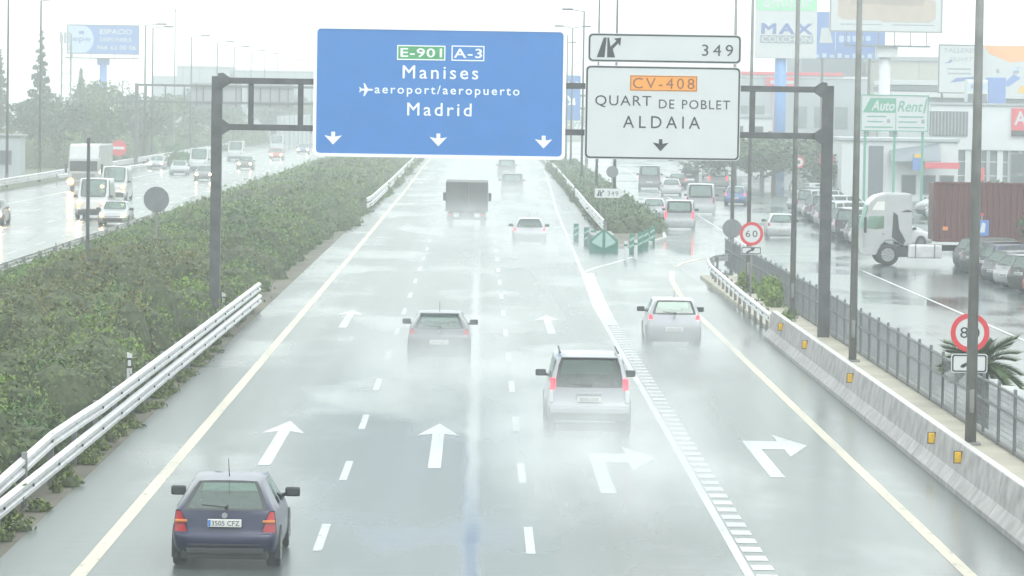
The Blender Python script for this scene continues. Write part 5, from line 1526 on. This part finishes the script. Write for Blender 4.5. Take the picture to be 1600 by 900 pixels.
for k in range(9): MB().box(.3+k*.85, .8+k*.85, -.02, -.002, 13.25, 13.75 if k % 2 else 13.6).build('pale_print', m_billpale, t)

# car rental sign and the shops beneath
t = thing('rental_sign', 'white and green sign reading AutoRent over the yard', 'billboard', (29.8, 300, 0))
MB().bbox(0, 5.3, 0, .2, 5.75, 8.6, .03).build('panel', m_bill, t)
ring(MB(), [(0, 5.75), (5.3, 5.75), (5.3, 8.6), (0, 8.6)], [(.08, 5.83), (5.22, 5.83), (5.22, 8.52), (.08, 8.52)], -.03, -.002).build('frame', m_rgreen, t)
MB().prism([(.15, 7.2), (.75, 8.35), (2.75, 8.35), (2.75, 7.2)], -.012, -.002).build('green_field', m_rgreen, t)
text('Auto', 1.72, -.013, 7.75, 1.85, .80, m_bill, t, bold=.02, shear=.3)
text('Rent', 3.85, -.003, 7.72, 2.0, .85, m_rgreen, t, bold=.01, shear=.3)
MB().prism([(4.85, 7.2), (5.0, 7.2), (5.2, 8.35), (5.1, 8.35)], -.012, -.002).build('slash', m_rgreen, t)
MB().box(2.72, 2.78, -.012, -.002, 5.8, 7.2).build('divider', m_rgreen, t)
for i, (x0, x1, z) in enumerate([(.5, 2.0, 6.85), (3.0, 4.9, 6.85), (.5, 1.7, 6.45), (3.0, 4.4, 6.45), (.3, 2.5, 6.02), (2.95, 5.0, 6.02)]):
    MB().box(x0, x1, -.01, -.002, z, z+.10).build('print_line', m_rgreen, t)
for x, z in ((2.05, 6.4), (4.75, 6.4)): MB().box(x, x+.25, -.01, -.002, z, z+.3).build('print_mark', m_gtxt, t)
for x in (.4, 2.7, 4.9): MB().bbox(x-.1, x+.1, .22, .42, 0, 8.4, .02).build('leg', m_rgreen, t)
t = thing('rental_shop', 'white rental shop with a grey awning and red strip below the green sign', 'building', (29.5, 312, 0))
MB().bbox(0, 9.5, 0, 12, 0, 4.9, .06).build('wall', m_wall_w, t)
MB().bbox(-.2, 9.6, -.2, 12, 4.9, 5.15, .03).build('roof_edge', m_wall_p, t)
MB().box(2.2, 3.4, -.06, 0.0, .3, 4.5).build('door', m_wall_g, t)
MB().add([(3.9, -1.6, 3.3), (7.9, -1.6, 3.4), (7.9, -.02, 4.8), (3.9, -.02, 4.2), (3.9, -1.6, 3.2), (7.9, -1.6, 3.3), (7.9, -.02, 4.7), (3.9, -.02, 4.1)], [(0, 1, 2, 3), (4, 7, 6, 5), (0, 4, 5, 1), (1, 5, 6, 2), (2, 6, 7, 3), (3, 7, 4, 0)]).build('awning', M('awning_grey_blue', (.16, .19, .22), .5, var=.1), t)
MB().bbox(6.6, 9.4, -1.75, -1.62, 2.75, 3.25, .02).build('red_strip', m_pred, t)
MB().bbox(5.6, 6.4, -1.75, -1.62, 2.6, 3.9, .02).build('blue_plate', m_billblue, t)
MB().bbox(5.7, 6.5, -1.78, -1.76, 3.6, 3.9, .01).build('yellow_plate', m_yellow, t)
windows(t, [4.9, 6.5, 8.0], [.6], 1.2, 1.6, -.04)
t = thing('kiosk_shop', 'small white workshop block left of the rental shop', 'building', (24.5, 420, 0))
MB().bbox(0, 7.5, 0, 9, 0, 6.4, .06).build('wall', m_wall_w, t); MB().bbox(-.2, 7.7, -.2, 9, 6.4, 6.75, .03).build('roof_edge', m_wall_p, t)
windows(t, [.8, 3.0, 5.2], [1, 3.9], 1.4, 1.6, -.04)
t = thing('shop_plate', 'small red and white plate on a post among the yard trees', 'sign', (26.3, 296, 0))
MB().bbox(0, 1.05, 0, .1, 3.2, 3.95, .02).build('plate', m_pred, t); MB().box(.1, .4, -.012, -.002, 3.35, 3.8).build('white_print', m_bill, t)
MB().tube((.5, .15, 0), (.5, .15, 3.6), .05, n=8).build('sign_post', m_galvpost, t)
t = thing('parking_sign', 'small blue sign with white mark behind the nearest lamp post', 'road sign', (22.3, 169.5, 0))
MB().bbox(-.3, .3, -.02, .02, 1.85, 2.55, .015).build('plate', m_billblue, t); MB().prism([(-.1, 2.0), (.12, 2.0), (.16, 2.4), (0, 2.45)], -.03, -.021).build('white_print', m_white, t)
MB().tube((0, .05, 0), (0, .05, 2.75), .04, n=8).build('sign_post', m_galvpost, t); MB().tube((0, .0, 2.75), (0, .0, 2.85), .07, n=8).build('post_cap', m_red, t)

# ---- left side, far
t = thing('blue_billboard', 'hazy blue billboard reading Espacio disponible on a single column', 'billboard', (-60.1, 560, 0))
MB().bbox(0, 10.5, 0, .4, 13.85, 18.15, .05).build('panel', m_billblue, t)
ring(MB(), [(0, 13.85), (10.5, 13.85), (10.5, 18.15), (0, 18.15)], [(.12, 13.97), (10.38, 13.97), (10.38, 18.03), (.12, 18.03)], -.06, -.002).build('frame', m_galvpost, t)
n = 24
c_ = [(.15, 14.0), ] + [(1.75+2.15*math.cos(math.radians(a)), 16.0+2.15*math.sin(math.radians(a))) for a in range(-65, 66, 10)] + [(.15, 18.0)]
MB().prism(c_, -.014, -.003).build('pale_field', m_billpale, t)
text('iepe', 1.95, -.015, 15.95, 3.0, 1.0, m_ltxt, t, bold=.01)
MB().box(1.75, 2.5, -.022, -.015, 16.75, 17.2).build('logo_mark', m_ltxt, t)
text('ESPACIO', 7.1, -.003, 17.15, 4.7, .75, m_bill, t, bold=.02)
text('DISPONIBLE', 7.1, -.003, 16.0, 4.6, .60, m_bill, t, bold=.01)
text('966 62 00 06', 7.2, -.003, 14.85, 5.7, .65, m_bill, t, bold=.015)
MB().bbox(-.2, 10.6, -.9, 0, 13.2, 13.35, .03).build('catwalk', m_gantry, t)
MB().bbox(4.4, 6.2, -.2, .8, 12.3, 13.2, .05).build('column_head', m_billblue, t)
MB().tube((5.3, .3, 0), (5.3, .3, 12.4), .55, n=14).build('column', m_billblue, t, smooth=True)
for x in (.8, 3.5, 7.0, 9.8): MB().tube((x, -.2, 13.3), (x, .1, 13.9), .06, n=6).build('brace', m_gantry, t)
t = thing('lattice_mast', 'thin lattice mast left of the blue billboard', 'mast', (-52.2, 480, 0))
for x in (0, 1.15):
    for y in (0, 1.0): MB().tube((x, y, 0), (x, y, 15.3), .06, n=6).build('mast_leg', m_pole, t)
for k in range(10):
    z = 1.5+k*1.5
    MB().tube((0, 0, z), (1.15, 0, z), .04, n=5).build('cross_bar', m_pole, t); MB().tube((0, 0, z), (1.15, 0, z-1.4), .03, n=5).build('diagonal', m_pole, t)
for k in range(3): MB().bbox(-.2+k*.55, .1+k*.55, -.3, -.1, 14.2, 15.6, .03).build('antenna_panel', m_wall_p, t)
t = thing('white_block', 'long pale building block behind the left gantry, left half', 'building', (-59.5, 700, 0))
MB().bbox(0, 4.4, 0, 20, 0, 11.8, .1).build('low_wing', m_wall_p, t); MB().bbox(4.4, 14.0, 0, 20, 0, 13.5, .1).build('main_block', m_wall_p, t)
for k in range(3): MB().bbox(5.5+3*k, 5.62+3*k, -.1, 0, 2, 13.4, .01).build('wall_joint', m_roofg, t)
MB().bbox(4.3, 14.1, -.15, 20, 13.5, 13.75, .03).build('roof_edge', m_wall_w, t)
t = thing('white_block', 'long pale building block behind the left gantry, right half beside the blue sign', 'building', (-44.6, 700, 0))
MB().bbox(0, 16.2, 0, 20, 0, 12.9, .1).build('main_block', m_wall_p, t); MB().bbox(-.1, 16.3, -.15, 20, 12.9, 13.15, .03).build('roof_edge', m_wall_w, t)
for k in range(5): MB().bbox(2+3*k, 2.12+3*k, -.1, 0, 2, 12.8, .01).build('wall_joint', m_roofg, t)
t = thing('sound_wall', 'dim grey wall beside the oncoming lanes left of the blue sign', 'wall', (-30.5, 640, 0))
MB().bbox(0, .3, -60, 160, 0, 5.2, .05).build('wall_panels', m_wall_p, t)
for k in range(14): MB().bbox(.25, .42, -58+15*k, -57.7+15*k, 0, 5.3, .02).build('wall_post', m_roofg, t)
t = thing('hut', 'pale hut at the far left edge behind the guard rail', 'hut', (-44.5, 338, 0))
MB().bbox(0, 4.2, 0, 4, 0, 3.9, .06).build('wall', m_wall_p, t); MB().bbox(-.2, 4.4, -.2, 4.2, 3.9, 4.1, .03).build('roof', m_roofg, t)
windows(t, [.6, 2.4], [1.4], 1.1, 1.3, -.03)
# slip road rail and sandy bank on the far left
guardrail('guard_rail', 'white guard rail along the slip road behind the white lorry', [(-36.0, 330), (-34.8, 372), (-34.2, 400), (-34.4, 430)], [.6], 1, .8, 8.0)

# =================================================================== ROAD SPRAY
def spray_mat(name, dens, seed):
    """density fading out towards the hull, torn by noise (generated coordinates of the plume)"""
    mt, n, l, pv = vol_mat(name, 0, (.93, .945, .96), .3)
    tc = n.new('ShaderNodeTexCoord'); sp_ = n.new('ShaderNodeSeparateXYZ'); l.new(tc.outputs['Generated'], sp_.inputs[0])
    def mm(op, a, b=None, c=None, clamp=False):
        k = n.new('ShaderNodeMath'); k.operation = op; k.use_clamp = clamp
        for i, v in enumerate((a, b, c)):
            if v is None: continue
            if isinstance(v, (int, float)): k.inputs[i].default_value = v
            else: l.new(v, k.inputs[i])
        return k.outputs[0]
    def bell(s_, p):
        u = mm('MULTIPLY_ADD', s_, 2, -1); return mm('POWER', mm('SUBTRACT', 1, mm('MULTIPLY', u, u), clamp=True), p)
    fx = bell(sp_.outputs['X'], 1.0)
    fz = mm('POWER', mm('SUBTRACT', 1, sp_.outputs['Z'], clamp=True), 1.7)
    fy = mm('MULTIPLY', mm('POWER', sp_.outputs['Y'], .8), mm('MULTIPLY', mm('SUBTRACT', 1, sp_.outputs['Y']), 5, clamp=True))
    no = n.new('ShaderNodeTexNoise'); no.noise_dimensions = '3D'; no.inputs['Scale'].default_value = .9; no.inputs['Detail'].default_value = 2
    mp = n.new('ShaderNodeMapping'); mp.inputs['Location'].default_value = (seed*7.1, seed*3.3, 0); mp.inputs['Scale'].default_value = (1.1, .22, .9); l.new(tc.outputs['Object'], mp.inputs['Vector']); l.new(mp.outputs[0], no.inputs['Vector'])
    nz = mm('MULTIPLY_ADD', no.outputs['Fac'], 2.2, -.3, clamp=False); nz = mm('MAXIMUM', nz, 0.05)
    d = mm('MULTIPLY', mm('MULTIPLY', fx, fz), mm('MULTIPLY', fy, nz))
    l.new(mm('MULTIPLY', d, dens), pv.inputs['Density'])
    return mt
def plume(x, y, L_, w, h, dens, ahead=2.2, label='spray thrown up behind a car'):
    """a plume trailing L_ metres behind a rear bumper at (x, y)"""
    mb = MB().box(-w/2, w/2, -L_, ahead, .012, h)
    o = mb.build('road_spray', spray_mat('spray', dens, x+y), kind='stuff'); o.location = (x, y, 0); o['label'] = label
    return o
PL = [(-3.82, 60, 5, 2.6, .9, .10, 'thin spray round the wheels of the navy hatchback'), (-1.03, 107.7, 21, 5.0, 1.9, .32, 'spray behind the grey hatchback'), (2.50, 83.7, 22, 5.2, 2.0, .42, 'spray behind the silver off-road car'),
      (6.02, 116.4, 14, 4.0, 1.4, .28, 'spray behind the car on the exit lane'), (2.72, 200, 30, 4.4, 1.7, .22, 'spray behind the car with bright red lamps'), (-.65, 226.5, 46, 5.0, 2.8, .10, 'tall spray behind the box lorry'),
      (2.78, 312, 32, 4.4, 2.4, .10, 'spray behind the far grey van'), (11.98, 228, 12, 3.2, 1.2, .14, 'spray behind the silver van'), (15.2, 262, 12, 3.4, 1.3, .18, 'spray behind the panel van'), (17.1, 215.5, 8, 3.0, 1.0, .16, 'spray behind the white hatchback')]
for x, y, L_, w, h, d, lb in PL: plume(x, y, L_, w, h, d, label=lb)
# low mist of spray hanging over the running lanes: nested slabs of even density
for i, (x0, x1, y0, y1, h, d) in enumerate([(-5.6, 9.0, 57, 190, .75, .010), (-5.2, 5.6, 96, 560, .9, .008), (-3.2, 4.6, 130, 560, 1.6, .006), (-2.6, 4.4, 165, 560, 2.6, .005), (8.0, 16.5, 185, 460, 1.3, .006), (-32, -21, 215, 600, 1.2, .006)]):
    mt, n_, l_, pv = vol_mat('lane_mist', d*.6, (.95, .985, .985), .3)
    zb_ = .014+.003*i; o = MB().prism_x([(y0, zb_), (y0+min(90, (y1-y0)*.45), h), (y1-40, h), (y1, zb_)], x0, x1).build('lane_mist', mt, kind='stuff'); o['label'] = 'low spray mist hanging over the running lanes'
